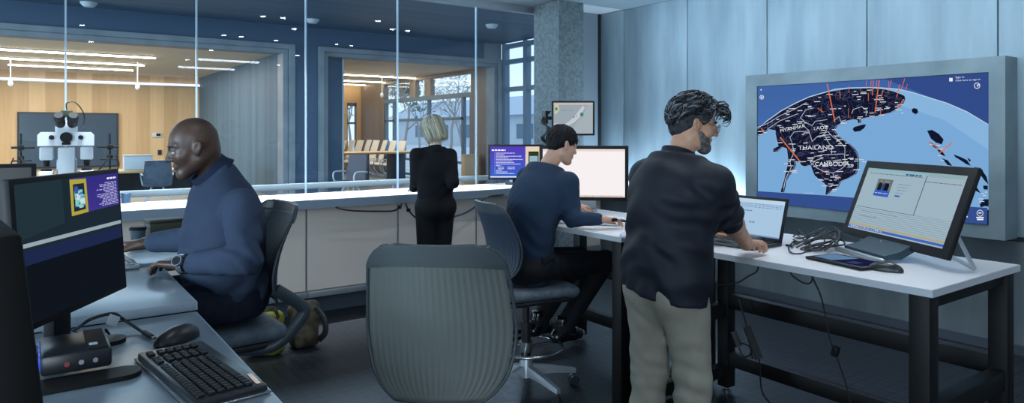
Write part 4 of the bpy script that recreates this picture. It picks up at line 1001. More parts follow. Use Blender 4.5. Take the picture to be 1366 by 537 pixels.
# cable heap
rnd = random.Random(14); t = thing('cable_heap', 'heap of thin tangled black cables behind the laptop and tablet', 'cables', (3.2, 2.05, tt))
def cab(pts, r=.0032): return [px(u, v, (EYE-z)*FPX/(v-HZ)) if False else on_z(u, v, z)-Vector((3.2, 2.05, tt)) for (u, v, z) in pts]
runs = [[(1058, 319, 1.004), (1066, 322, 1.01), (1085, 318, 1.05), (1106, 306, 1.08), (1114, 312, 1.06), (1106, 328, 1.03), (1090, 334, 1.010), (1068, 332, 1.004), (1085, 326, 1.03), (1112, 320, 1.04), (1120, 314, 1.05), (1118, 322, 1.03), (1100, 334, 1.006)],
        [(1058, 322, 1.006), (1052, 330, 1.006), (1056, 337, 1.006), (1068, 338, 1.010), (1078, 334, 1.03)], [(1066, 312, 1.03), (1064, 306, 1.05), (1072, 312, 1.04), (1080, 324, 1.02), (1074, 332, 1.006), (1082, 332, 1.018), (1094, 329, 1.035), (1098, 327, 1.045), (1104, 331, 1.012), (1075, 335, 1.005)],
        [(1060, 317, 1.01), (1075, 316, 1.04), (1095, 312, 1.06), (1112, 316, 1.05), (1104, 330, 1.02), (1080, 332, 1.006)], [(1094, 330, 1.005), (1108, 329, 1.02), (1118, 327, 1.03), (1112, 322, 1.04), (1094, 326, 1.02), (1078, 330, 1.006)], [(1058, 316, 1.006), (1062, 313, 1.02), (1074, 320, 1.02), (1088, 330, 1.01), (1100, 322, 1.04), (1092, 310, 1.06), (1080, 316, 1.04), (1062, 326, 1.006)],
        [(1070, 318, 1.02), (1088, 308, 1.06), (1108, 302, 1.085), (1118, 306, 1.08), (1120, 316, 1.06), (1112, 326, 1.05), (1098, 332, 1.02), (1080, 334, 1.006)], [(1074, 326, 1.02), (1094, 316, 1.05), (1114, 306, 1.08), (1121, 306, 1.075), (1119, 314, 1.06), (1112, 322, 1.05), (1090, 333, 1.012), (1072, 330, 1.005)], [(1062, 330, 1.005), (1078, 322, 1.035), (1100, 318, 1.05), (1122, 320, 1.05), (1126, 326, 1.045), (1108, 327, 1.04), (1084, 327, 1.02)],
        [(1056, 330, 1.005), (1060, 325, 1.006), (1066, 322, 1.006), (1082, 322, 1.01)]]
for k, rn in enumerate(runs):
    P = smooth_path(cab(rn), 8); obj('cable', MB().tube(P, .0038, 6), m_cable if k % 3 else mat('grey_cable', (52, 56, 62), .5), t, ang=60)
for (u, v) in ((1060, 322), (1066, 317), (1052, 327)):
    c = on_z(u, v, 1.006)-Vector((3.2, 2.05, tt)); obj('plug', MB().box(c, (.03, .012, .010), Matrix.Rotation(rnd.uniform(0, 3), 3, 'Z'), .003), m_black, t)
# hanging cables of that bench
t = thing('hanging_cable', 'thin black cable with an inline switch hanging under the right workbench', 'cable', (2.95, 1.95, .02))
pts = [(1083, 362), (1085, 372), (1095, 395), (1103, 430), (1108, 455), (1116, 475), (1128, 510), (1136, 545)]
obj('cord', MB().tube(smooth_path([on_x(u, v, 3.0)-Vector((2.95, 1.95, .02)) for u, v in pts], 6), .0042, 6), m_cable, t)
c = on_x(1114.5, 468, 3.0)-Vector((2.95, 1.95, .02)); obj('switch', MB().box(c, (.03, .03, .05), Matrix.Rotation(.3, 3, 'X'), .008), m_black, t)
t = thing('hanging_cable', 'short looped cable hanging under the front edge of the right workbench', 'cable', (2.95, 2.1, .6))
obj('cord', MB().tube(smooth_path([on_x(u, v, 3.0)-Vector((2.95, 2.1, .6)) for u, v in ((1052, 358), (1058, 368), (1072, 377), (1082, 376), (1084, 362))], 6), .0036, 6), m_cable, t)
t = thing('hanging_cable', 'black cable running from the bench underside to the back leg', 'cable', (3.4, 2.5, .7))
obj('cord', MB().tube(smooth_path([on_x(u, v, 3.42)-Vector((3.4, 2.5, .7)) for u, v in ((1012, 354), (1009, 362), (998, 368), (985, 376), (968, 379), (950, 379))], 6), .005, 6), m_cable, t)
# power brick hanging on the lower rail by the bench leg
t = thing('power_brick', 'black power brick with cables resting on the lower back rail of the right workbench', 'power supply', (3.42, 2.47, .25))
o0 = Vector((3.42, 2.47, .25))
obj('brick', MB().tube([on_x(996, 435, 3.40)-o0, on_x(1013, 478, 3.40)-o0], .028, 4), m_black, t)
obj('brick', MB().tube([on_x(978, 442, 3.38)-o0, on_x(986, 462, 3.38)-o0], .02, 6), m_black2, t)
for q in ([(985, 398), (992, 420), (997, 437)], [(980, 440), (986, 455), (1000, 462), (1004, 478)], [(1013, 478), (1014, 500), (1018, 525), (1035, 545)], [(984, 460), (992, 475), (1002, 470), (998, 450)]):
    obj('cable', MB().tube(smooth_path([on_x(u, v, 3.395)-o0 for u, v in q], 6), .005, 6), m_cable, t)
rnd = random.Random(8); t = thing('cable_heap', 'dark heap of cables on the floor behind the standing man', 'cables', (3.20, 2.72, 0))
for k in range(9):
    pts = []; a = rnd.uniform(0, 6)
    for j in range(9): a += rnd.uniform(.5, 1.1); rr = rnd.uniform(.05, .15); pts.append((rr*1.1*math.cos(a), rr*math.sin(a), .012+rnd.uniform(0, .07)))
    obj('cable', MB().tube(smooth_path(pts, 6), .007, 6), m_cable if k % 3 else mat('grey_cable', (52, 56, 62), .5), t)
# ================================================================ ON THE SECOND WORKBENCH
def keyboard(name, lb, loc, rz, w, d, rows, cols, mb_, mk, th=.016, extra=None):
    t = thing(name, lb, 'keyboard', loc, rz); obj('body', MB().box((0, 0, th/2), (w, d, th), None, .006), mb_, t)
    k = MB(); kw = (w-.03)/cols; kd = (d-.03)/rows
    for r in range(rows):
        if r == 0: k.box((-w*.12, -d/2+.015+kd*.5, th+.0015), (kw*5.6, kd*.84, .006), None, .0015, 1)
        for c in range(cols):
            x = -w/2+.015+kw*(c+.5); y = -d/2+.015+kd*(r+.5)
            if r == 0 and abs(x+w*.12) < kw*3.3: continue
            k.box((x, y, th+.0015), (kw*.84, kd*.84, .006), None, .0015, 1)
    obj('keys', k, mk, t); return t
m_wkey = mat('white_keys', (214, 220, 226), .4)
c = on_z(784, 298.5, 1.0); keyboard('slim_keyboard', 'slim white keyboard in front of the blank white monitor', (c.x, c.y, tt+.001), R(-52), .42, .125, 5, 15, m_alu, m_wkey, .010)
c = on_z(826, 296, 1.0); keyboard('compact_keyboard', 'compact pale keyboard right of the blank white monitor', (c.x+.06, c.y+.05, tt+.001), R(-75), .30, .12, 5, 12, m_black2, m_wkey, .012)
c = on_z(835, 316, 1.0); t = mouse('pale mouse beneath the right hand of the man in blue', (c.x, c.y, tt+.001), R(30), .11, .06, .03, mat('pale_mouse', (200, 196, 214), .3))
t = thing('notebook', 'dark blue notebook lying right of the slim white keyboard', 'notebook', tuple(on_z(822, 303, 1.001)+Vector((.20, -.06, 0))), R(-60)); obj('cover', MB().box((0, 0, .008), (.20, .14, .014), None, .002), mat('blue_cover', (54, 72, 104), .4), t); obj('pages', MB().box((.003, 0, .008), (.197, .136, .011)), m_plaster, t)
t = thing('adapter', 'small black cable adapter at the foot of the blank monitor', 'adapter', tuple(on_z(804, 291, 1.0)+Vector((-.02, .03, 0))), .9); obj('body', MB().box((0, 0, .01), (.06, .03, .018), None, .004), m_black, t); obj('cable', MB().tube(smooth_path([(.03, 0, .01), (.07, .03, .02), (.12, .02, .006), (.16, .06, .006)], 6), .004, 6), m_cable, t)
t = thing('hanging_cable', 'cables with a black box hanging under the second workbench', 'cable', (2.78, 2.86, .7)); o0 = Vector((2.78, 2.86, .7))
obj('box', MB().box(on_x(828, 325, 2.80)-o0-Vector((0, 0, .012)), (.05, .09, .025), None, .004), m_black, t)
for q in ([(822, 327), (824, 340), (828, 350), (826, 362)], [(830, 327), (831, 345), (834, 365), (833, 400), (838, 418)]): obj('cord', MB().tube(smooth_path([on_x(u, v, 2.80)-o0 for u, v in q], 6), .004, 6), m_cable, t)
# ================================================================ COUNTER CABLES
cl = ['black cable sagging along the counter front left of the woman', 'short black cable hanging behind the legs of the woman', 'black cable sagging from the counter right of the woman']
for i, q in enumerate(([(448, 276), (458, 279), (475, 281), (500, 281.5), (524, 281), (533, 276), (536, 271)], [(541, 271), (545, 280), (552, 288), (560, 294)], [(590, 296), (602, 290), (620, 284), (636, 274), (650, 262), (672, 259)])):
    P = [on_y(u, v, CYF-.024) for u, v in q]; o0 = P[len(P)//2]; t = thing('counter_cable', cl[i], 'cable', tuple(o0), 0, 'cables along the counter')
    obj('cord', MB().tube(smooth_path([p-o0 for p in P], 8), .008, 6), m_cable, t); obj('plug', MB().box(P[-2 if i == 0 else 1]-o0, (.035, .02, .03), None, .005), m_black, t)
# small blue cup on the counter + papers
def cup(name, lb, loc, h, r0, r1, m, lid=None):
    t = thing(name, lb, 'cup', loc); obj('body', MB().lathe([(.001, 0), (r0, 0), (r1, h), (r1-.003, h), (r0-.003, .006), (.001, .006)], n=24), m, t)
    if lid: obj('lid', MB().lathe([(.001, h-.002), (r1+.003, h-.002), (r1+.004, h+.006), (r1-.002, h+.014), (.001, h+.013)], n=24), lid, t)
    return t
c = on_z(168, 270.5, CTZ); cup('counter_cup', 'small blue cup on the counter beside the microscope', (c.x, c.y, CTZ+.001), .07, .028, .036, mat('blue_cup', (58, 96, 134), .35), mat('blue_cup_lid', (44, 70, 98), .4))
c = on_z(187, 326, 1.04); cup('travel_cup', 'dark lidded travel cup behind the far hand of the bald man', (c.x-.01, c.y, 1.041), .073, .028, .035, mat('slate_cup', (66, 82, 92), .4), m_black)
c = on_z(226, 320, 1.04); t = thing('equipment_box', 'dark olive box on the far desk behind the arm of the bald man', 'box', (c.x-.015, c.y+.03, 1.041), R(8)); obj('case', MB().box((0, 0, .045), (.17, .11, .09), None, .004), mat('olive_box', (58, 62, 48), .6), t); obj('lid', MB().box((0, 0, .098), (.176, .116, .014), None, .003), mat('dark_olive_lid', (44, 46, 38), .6), t); obj('label', MB().box((-.0855, 0, .05), (.001, .08, .05)), mat('black_label', (20, 20, 20), .5), t)
for (u, v, lb) in ((534, 253, 'white sheet of paper on the counter left of the woman hands'),): c = on_z(u, v, CTZ); t = top('paper_sheet', MB().box((c.x, c.y, CTZ+.0015), (.21, .28, .0015), None), m_plaster, lb, 'paper')
# ================================================================ ON THE NEAR DESK
dz = 1.0105
kc = (Vector((.28, 2.10, 0))+Vector((.418, 2.02, 0))+Vector((.422, 1.604, 0))+Vector((.282, 1.65, 0)))/4*.9375
t = thing('desk_keyboard', 'black office keyboard with silver lower edge on the near desk', 'keyboard', (kc.x-.002, kc.y-.002, dz), R(-90+8+180))
t.rotation_euler = (0, 0, R(97)); w, d = .428, .155
sd = Sdf((-.26, -.12, -.004), (.26, .12, .04), .005)
kbody = MB().box((0, 0, .011), (w, d, .018), None, .006)
obj('body', kbody, m_black2, t); obj('lower_edge', MB().box((0, 0, .0035), (w+.012, d+.012, .006), None, .0028), m_steel, t)
obj('orange_reflector', MB().box((-w*.38, -d*.5+.012, .0207), (.075, .010, .0012), Matrix.Rotation(R(-6), 3, 'Z')), mat('copper_strip', (196, 140, 98), .25, .6), t)
k = MB(); kw = .0175
for r in range(6):
    y = d/2-.020-r*.0193-(.004 if r else 0)
    for c in range(22):
        x = -w/2+.024+c*kw*1.005
        if c in (15, 19): continue
        if r == 5 and 4 <= c <= 9: continue
        k.box((x, y, .0225), (kw*.84, .0155, .007), None, .002, 1)
k.box((-w/2+.024+6.5*kw, d/2-.020-5*.0193-.004, .0225), (kw*5.8, .0165, .007), None, .002, 1)
obj('keys', k, m_black, t)
for s in (-1, 1): obj('foot', MB().box((s*w*.42, d*.42, .001), (.04, .012, .004)), m_steel, t)
c = on_z(236, 455, dz); mouse('black mouse above the office keyboard on the near desk', (c.x, c.y, dz), R(212), .125, .068, .042)
# docking station
pts = [on_z(66, 462, dz), on_z(120, 452, dz), on_z(146, 494, dz), on_z(78, 508, dz)]
dc = sum(pts, Vector())/4; dr = (pts[2]-pts[1]); an = math.atan2(dr.y, dr.x)
t = thing('docking_station', 'black docking station with blue lit ports between the stand feet', 'docking station', (.094, 1.955, dz+.0125), 0)
obj('body', MB().box((0, 0, .028), (.14, .188, .046), None, .008), m_black2, t)
obj('top_step', MB().b2((.022, -.088, .0505), (.062, .088, .0535)), m_black, t)
po = MB()
for k in range(4): po.box((-.0712, -.068+.045*k, .028), (.003, .034, .022))
obj('port', po, mat('blue_port', (46, 74, 190), .4, 0, .5, (40, 70, 200), .5), t)
obj('label', MB().b2((.026, -.062, .0536), (.043, -.042, .0542)), m_plaster, t)
for k, c in enumerate(((150, 60, 60), (150, 150, 155), (150, 150, 155))): obj('jack', MB().cyl((-.02+.028*k, -.0935, .026), (-.02+.028*k, -.0955, .026), .0055, n=14), mat('jack_%d' % (k if k < 2 else 1), c, .4), t)
# cables on the near desk
def dk(q, o0): return smooth_path([on_z(u, v, z)-o0 for u, v, z in q], 8)
o0 = Vector((.14, 2.11, dz)); t = thing('desk_cable', 'thick black cable with a white tag ending in a silver plug by the mouse', 'cable', tuple(o0))
obj('cord', MB().tube(dk([(98, 441, dz+.012), (108, 434, dz+.035), (122, 425, dz+.06), (150, 418, dz+.06), (165, 426, dz+.03), (185, 439, dz+.010), (196, 446, dz+.006)], o0), .0048, 8), m_cable, t)
a, b = on_z(192, 443, dz+.008)-o0, on_z(203, 449, dz+.007)-o0; obj('plug', MB().tube([a, b], .007, 8), m_black, t); obj('tip', MB().tube([b, b+(b-a)*.35], .0045, 8), m_steel, t)
obj('tag', MB().box(on_z(151, 427, dz+.045)-o0, (.035, .002, .028), Matrix.Rotation(.6, 3, 'Z') @ Matrix.Rotation(.5, 3, 'Y')), m_plaster, t)
o0 = Vector((.075, 2.15, dz)); t = thing('desk_cable', 'thin black cable with an angled jack on the near desk behind the stand foot', 'cable', tuple(o0))
obj('cord', MB().tube(dk([(64, 452, dz+.022), (70, 443, dz+.025), (80, 434, dz+.03), (95, 440, dz+.02), (115, 447, dz+.008), (133, 446, dz+.008)], o0), .003, 6), m_cable, t)
a, b = on_z(133, 446, dz+.008)-o0, on_z(142, 440, dz+.014)-o0; obj('jack', MB().tube([a, b], .006, 8).tube([b, b+Vector((.006, -.012, -.01))], .0035, 6), m_black, t)
o0 = Vector((-.20, 1.83, dz)); t = thing('cable_heap', 'dark tangle of cables beside the edge on monitor', 'cables', tuple(o0)); rnd = random.Random(77)
for k in range(9):
    pts = []; a = rnd.uniform(0, 6)
    for j in range(8): a += rnd.uniform(.4, 1.0); rr = rnd.uniform(.02, .075); pts.append((.01+rr*.8*math.cos(a), rr*1.7*math.sin(a), .008+rnd.uniform(0, .05)))
    obj('cable', MB().tube(smooth_path(pts, 6), .004, 6), m_cable if k not in (2, 5) else mat(['blue_cable', 'tan_cable'][k == 5], [(60, 84, 130), (120, 100, 80)][k == 5], .5), t)
# keyboard of the bald man
c = on_z(176, 352, 1.04); keyboard('pale_keyboard', 'pale grey keyboard under the hands of the bald man', (c.x-.05, c.y+.05, 1.041), R(92), .36, .12, 5, 15, m_alu, mat('grey_keys', (120, 128, 134), .4), .014)
# ================================================================ COMPARISON MICROSCOPE
b = px(89, 262, 5.22); b.z = CTZ
t = thing('comparison_microscope', 'white twin comparison microscope standing on the counter behind the monitors', 'microscope', (b.x, b.y, CTZ+.0005), R(-4))
m_mw = mat('microscope_white', (206, 216, 222), .35); m_mb = mat('microscope_black', (18, 20, 23), .7, 0, .2)
S = 5.25/FPX
def MZ(v): return b.z*0+EYE-(v-HZ)*S-CTZ
def MXx(u): return (u-89)*S/1.19
obj('base', MB().box((0, 0, .03), (.42, .30, .06), None, .015), m_mw, t)
obj('pillar_stand', MB().box((0, .06, .20), (.13, .12, .34), None, .018).box((0, -.03, MZ(222)), (.11, .10, .30), None, .012), m_mw, t)
x0, x1 = MXx(52), MXx(126)
obj('bridge', MB().prism([(x0, MZ(194)), (x1, MZ(194)), (x1, MZ(180)), (x1-.02, MZ(176)), (x0+.02, MZ(176)), (x0, MZ(180))], -.10, .06, lambda x, y, z: (x, z, y)), m_mw, t)
kn = MB()
for u in (70, 108): kn.cyl((MXx(u), -.10, MZ(183)), (MXx(u), -.115, MZ(183)), .017, n=18)
obj('knob', kn, m_mb, t)
rg = MB(); rg.lathe([(.024, 0), (.040, 0), (.040, .02), (.024, .02)], (0, 0, 0), 24); bmesh.ops.transform(rg.bm, matrix=Matrix.Translation((0, -.10, MZ(183))) @ Matrix.Rotation(R(90), 4, 'X'), verts=rg.bm.verts); obj('dial', rg, m_mb, t)
obj('nameplate', MB().box((0, -.103, MZ(191)), (.055, .006, .02)), m_mb, t)
obj('head', MB().box((0, -.02, MZ(170)), (.14, .13, .10), None, .02), m_mw, t)
ey = MB()
for s in (-1, 1):
    a = Vector((s*.035, -.05, MZ(168))); d = Vector((s*.08, -.72, .62)).normalized()
    ey.tube([a, a+d*.07], [.036, .034], 18).tube([a+d*.07, a+d*.095], [.03, .038], 18).tube([a+d*.095, a+d*.125], [.038, .030], 18)
obj('eyepiece', ey, m_mb, t)
obj('camera', MB().box((0, .0, MZ(152)), (.08, .06, .055), None, .008).box((0, -.031, MZ(151)), (.05, .004, .03)), mat('camera_green', (50, 62, 40), .45), t)
obj('camera_cable', MB().tube(smooth_path([(0, 0, MZ(147)), (.0, .0, MZ(138)), (.05, .0, MZ(136)), (.10, .0, MZ(147)), (.115, .01, MZ(160)), (.09, .03, MZ(172))], 6), .005, 6), m_cable, t)
for u in (63, 116):
    st = obj('optical_arm', MB().box((MXx(u), -.02, MZ(204)), (.085, .12, .10), None, .012), m_mw, t)
    obj('objective', MB().cyl((MXx(u), -.02, MZ(211)), (MXx(u), -.02, MZ(221)), .024, .018, 16), m_mb, st)
    obj('stage', MB().box((MXx(u), -.02, MZ(232)), (.09, .16, .06), None, .01), m_mw, t)
    fk = MB(); s = -1 if u < 89 else 1
    fk.box((MXx(u)+s*.11, -.02, MZ(226)), (.10, .03, .02), None, .004)
    obj('focus_block', MB().box((MXx(u), -.06, MZ(228)), (.07, .05, .05), None, .008), m_mb, t)
for s in (-1, 1):
    f = MB().cyl((s*.285, .0, .005), (s*.285, .0, MZ(178)), .006, n=8).cyl((s*.20, 0, MZ(196)), (s*.345, 0, MZ(196)), .009, n=8).box((s*.285, 0, MZ(196)), (.035, .035, .04), None, .005).box((s*.285, 0, MZ(209)), (.04, .04, .03), None, .005).cyl((s*.22, 0, MZ(213)), (s*.33, -.03, MZ(213)), .006, n=8)
    f.lathe([(.001, 0), (.045, 0), (.045, .012), (.001, .012)], (s*.285, 0, .0005), 18); f.tube(smooth_path([(s*.285, -.03, MZ(209)), (s*.24, -.06, MZ(220)), (s*.20, -.06, MZ(232)), (s*.30, -.05, MZ(238)), (s*.345, -.01, MZ(222)), (s*.33, 0, MZ(209))], 6), .005, 6)
    obj('lamp_holder', f, m_mb, t)
# ================================================================ PEOPLE
def skinmat(n, c1, c2, rough=.45): return vary(mat(n, rough=rough), c1, c2, scale=14, lo=.35, hi=.65, bump=.12, bscale=180, dist=.002)
def cloth(n, c1, c2, rough=.8, scale=4, b=.2, bs=260): return vary(mat(n, rough=rough, spec=.25), c1, c2, scale=scale, lo=.35, hi=.65, bump=b, bscale=bs, dist=.0015)
class Fig:
    def __init__(s, label, x, y, az):
        s.root = thing('person', label, 'person', (x, y, 0), R(90-az)); s.M = LOCM[s.root.name]; s.I = s.M.inverted()
    def pix(s, u, v, F): return s.I @ px(u, v, F)
    def wp(s, x, y, z): return s.I @ Vector((x, y, z))
class Head:
    def __init__(s, C, yaw=0, pitch=0, roll=0, sc=1.0):
        s.C = Vector(C); s.H = Matrix.Rotation(R(yaw), 3, 'Z') @ Matrix.Rotation(R(pitch), 3, 'Y') @ Matrix.Rotation(R(roll), 3, 'X'); s.sc = sc
    def p(s, x, y, z): return s.C+s.H @ (Vector((x, y, z))*s.sc)
    def r(s, *a): return [q*s.sc for q in a]
def add_head(sd, h, neck, nr=.058, brow=.010, nose=1.0, jaw=1.0):
    p, r, H = h.p, h.r, h.H; c = h.sc
    sd.cone(neck, p(-.028, 0, -.045), nr*1.06, .055*c, .025)
    sd.ell(p(-.012, 0, .034), r(.098, .076, .090), H, .02)
    sd.ell(p(.030, 0, -.022), r(.062, .062, .082), H, .03)
    for sy in (-1, 1):
        sd.cone(p(-.005, sy*.050, -.055), p(.066, sy*.016, -.098), .022*c, .018*c*jaw, .03)
        sd.ell(p(.056, sy*.036, -.026), r(.028, .026, .026), H, .02)
        sd.cone(p(.083, sy*.010, .024), p(.066, sy*.046, .025), brow*c, .009*c, .012)
    sd.ell(p(.072, 0, -.100), r(.021*jaw, .024, .018), H, .018)
    for sy in (-1, 1): sd.ell(p(.094, sy*.032, .004), r(.016, .017, .011), H, .012, 's')
    sd.cone(p(.084, 0, .016), p(.106*nose+.002, 0, -.026), .0095*c, .0115*c, .010)
    for sy in (-1, 1): sd.ell(p(.094, sy*.013, -.030), r(.011, .009, .008), H, .007)
    for sy in (-1, 1): sd.ell(p(.101, sy*.0075, -.0385), r(.006, .004, .004), H, .003, 's')
    sd.ell(p(.084, 0, -.062), r(.012, .026, .014), H, .012)
    sd.cone(p(.0935, -.013, -.0575), p(.0935, .013, -.0575), .0055*c, None, .005); sd.cone(p(.0905, -.011, -.0685), p(.0905, .011, -.0685), .006*c, None, .005)
    sd.ell(p(.100, 0, -.0628), r(.010, .022, .0018), H, .003, 's')
    for sy in (-1, 1):
        Re = H @ Matrix.Rotation(R(-14), 3, 'Y') @ Matrix.Rotation(R(sy*-16), 3, 'Z')
        sd.ell(p(-.006, sy*.078, -.004), r(.0185, .0075, .032), Re, .006); sd.ell(p(-.010, sy*.083, .004), r(.017, .006, .022), Re, .004)
        sd.ell(p(-.002, sy*.090, -.002), r(.009, .008, .017), Re, .004, 's')
        sd.ell(p(.079, sy*.031, .0085), r(.0135, .0155, .0095), H, .004)
def eyes(h, root, iris=(40, 28, 20), lid=True):
    e = MB()
    for sy in (-1, 1): e.ell(h.p(.0785, sy*.0315, .0035), [.0125*h.sc]*3, None, 12)
    e.mi = 1
    for sy in (-1, 1): e.ell(h.p(.0875, sy*.0315, .0025), [.0048*h.sc]*3, None, 10)
    obj('eyes', e, [mat('eye_white', (196, 190, 184), .25), mat('iris_%d' % iris[0], iris, .2)], root, ang=180)
def add_hand(sd, W, d, n, tsgn, curl=(18, 28, 22), sc=1.0, spread=.05, thumb=.55, last=None):
    "W wrist, d towards the fingers, n the way the palm faces, tsgn thumb side (+1 = d x n)"
    d = Vector(d).normalized(); n = (Vector(n)-d*Vector(n).dot(d)).normalized(); t = d.cross(n)*tsgn; W = Vector(W)
    yk = (.031, .0105, -.0105, -.030); ln_ = (.071, .079, .073, .057); kk = (.086, .089, .085, .078)
    for i in range(4):
        K = W+(d*kk[i]+t*yk[i]-n*.004)*sc; sd.cone(W+(d*.008+t*yk[i]*.55)*sc, K, .0165*sc, .0112*sc, .012)
    sd.cone(W+(d*.01+t*.016+n*.006)*sc, W+(d*.045+t*.030+n*.008)*sc, .016*sc, .013*sc, .015)
    for i in range(4):
        p = W+(d*kk[i]+t*yk[i]-n*.004)*sc; a = 0; dd = (d+t*spread*(1.5-i)).normalized()
        for j, (fr, ra, rb) in enumerate(((.46, .0096, .0088), (.30, .0088, .0080), (.24, .0080, .0068))):
            a += curl[j]*(1+.10*i); q = p+(dd*math.cos(R(a))+n*math.sin(R(a)))*ln_[i]*fr*sc
            sd.cone(p, q, ra*sc, rb*sc, .0035); p = q
    b = W+(d*.022+t*.024+n*.006)*sc; m = b+(d*.035+t*.030*thumb*1.6+n*.010)*sc
    sd.cone(b, m, .0150*sc, .0115*sc, .010); q = m+(d*.034+t*.010*thumb+n*.004)*sc; sd.cone(m, q, .0112*sc, .0098*sc, .004); sd.cone(q, q+(d*.026-t*.002+n*.004)*sc, .0098*sc, .0078*sc, .004)
def tufts(root, name, h, n, seed, mats, Lr, rad, region, flow, off=.012, wav=.01, seg=5, body=(-.012, 0, .034), R3=(.098, .076, .090)):
    "short locks of hair rooted on the scalp; region(dir) says where, flow(dir) which way they lie (head axes)"
    rnd = random.Random(seed); mb = MB(); k = 0; tries = 0
    while k < n and tries < n*40:
        tries += 1
        v = Vector((rnd.gauss(0, 1), rnd.gauss(0, 1), rnd.gauss(0, 1))).normalized()
        if not region(v, rnd): continue
        k += 1; L = rnd.uniform(*Lr); p = Vector((v.x*(R3[0]+off*.3), v.y*(R3[1]+off*.3), v.z*(R3[2]+off*.3))); f = Vector(flow(v, rnd)); pts = [p.copy()]; ph = rnd.uniform(0, 6); r0 = rnd.uniform(*rad)
        for j in range(1, seg+1):
            u = Vector((p.x/R3[0], p.y/R3[1], p.z/R3[2])); nn = Vector((u.x/R3[0], u.y/R3[1], u.z/R3[2])).normalized()
            g = (f-nn*f.dot(nn)); g = g.normalized() if g.length > 1e-4 else Vector((0, 0, -1))
            p = p+g*(L/seg)+Vector((math.sin(ph+j*1.3), math.cos(ph*1.3+j*1.1), math.sin(ph*.7+j)))*wav/seg*2
            s_ = math.sqrt((p.x/R3[0])**2+(p.y/R3[1])**2+(p.z/R3[2])**2); lift = 1+(off*(.5+1.0*math.sin(PI*min(1, j/seg*.9))))/.088
            p = p*(lift/s_) if s_ > 1e-3 else p
            pts.append(p.copy())
        mb.mi = rnd.randrange(len(mats))
        mb.tube([h.p(q.x+body[0], q.y+body[1], q.z+body[2]) for q in pts], [r0*h.sc*(1-.80*(j/seg)**1.6)+.0004 for j in range(seg+1)], 5, True, .55)
    return obj(name, mb, mats, root, ang=180)
def shoe(root, a, toe, m, name='shoe'):
    a = Vector(a); d = Vector(toe)-a; d.z = 0; L = d.length; d.normalize(); lo = [min(a[i], toe[i])-.12 for i in range(3)]; hi = [max(a[i], toe[i])+.14 for i in range(3)]
    sd = Sdf(lo, hi, .006); zb = min(a.z, toe[2])-.03
    b = Vector((a.x, a.y, zb)); h_ = b-d*.05+Vector((0, 0, .035)); t_ = b+d*(L-.035)+Vector((0, 0, .028))
    sd.cone(h_, b+d*(L*.5)+Vector((0, 0, .038)), .040, .045, .02); sd.cone(b+d*(L*.5)+Vector((0, 0, .034)), t_, .045, .036, .02); sd.cone(b-d*.02+Vector((0, 0, .04)), a+Vector((0, 0, .06)), .042, .046, .03)
    sd.plane((0, 0, zb), (0, 0, -1), .004); sd.plane(a+Vector((0, 0, .085)), (0, 0, 1), .004)
    o = soft(name, sd, m, root, 2); return o
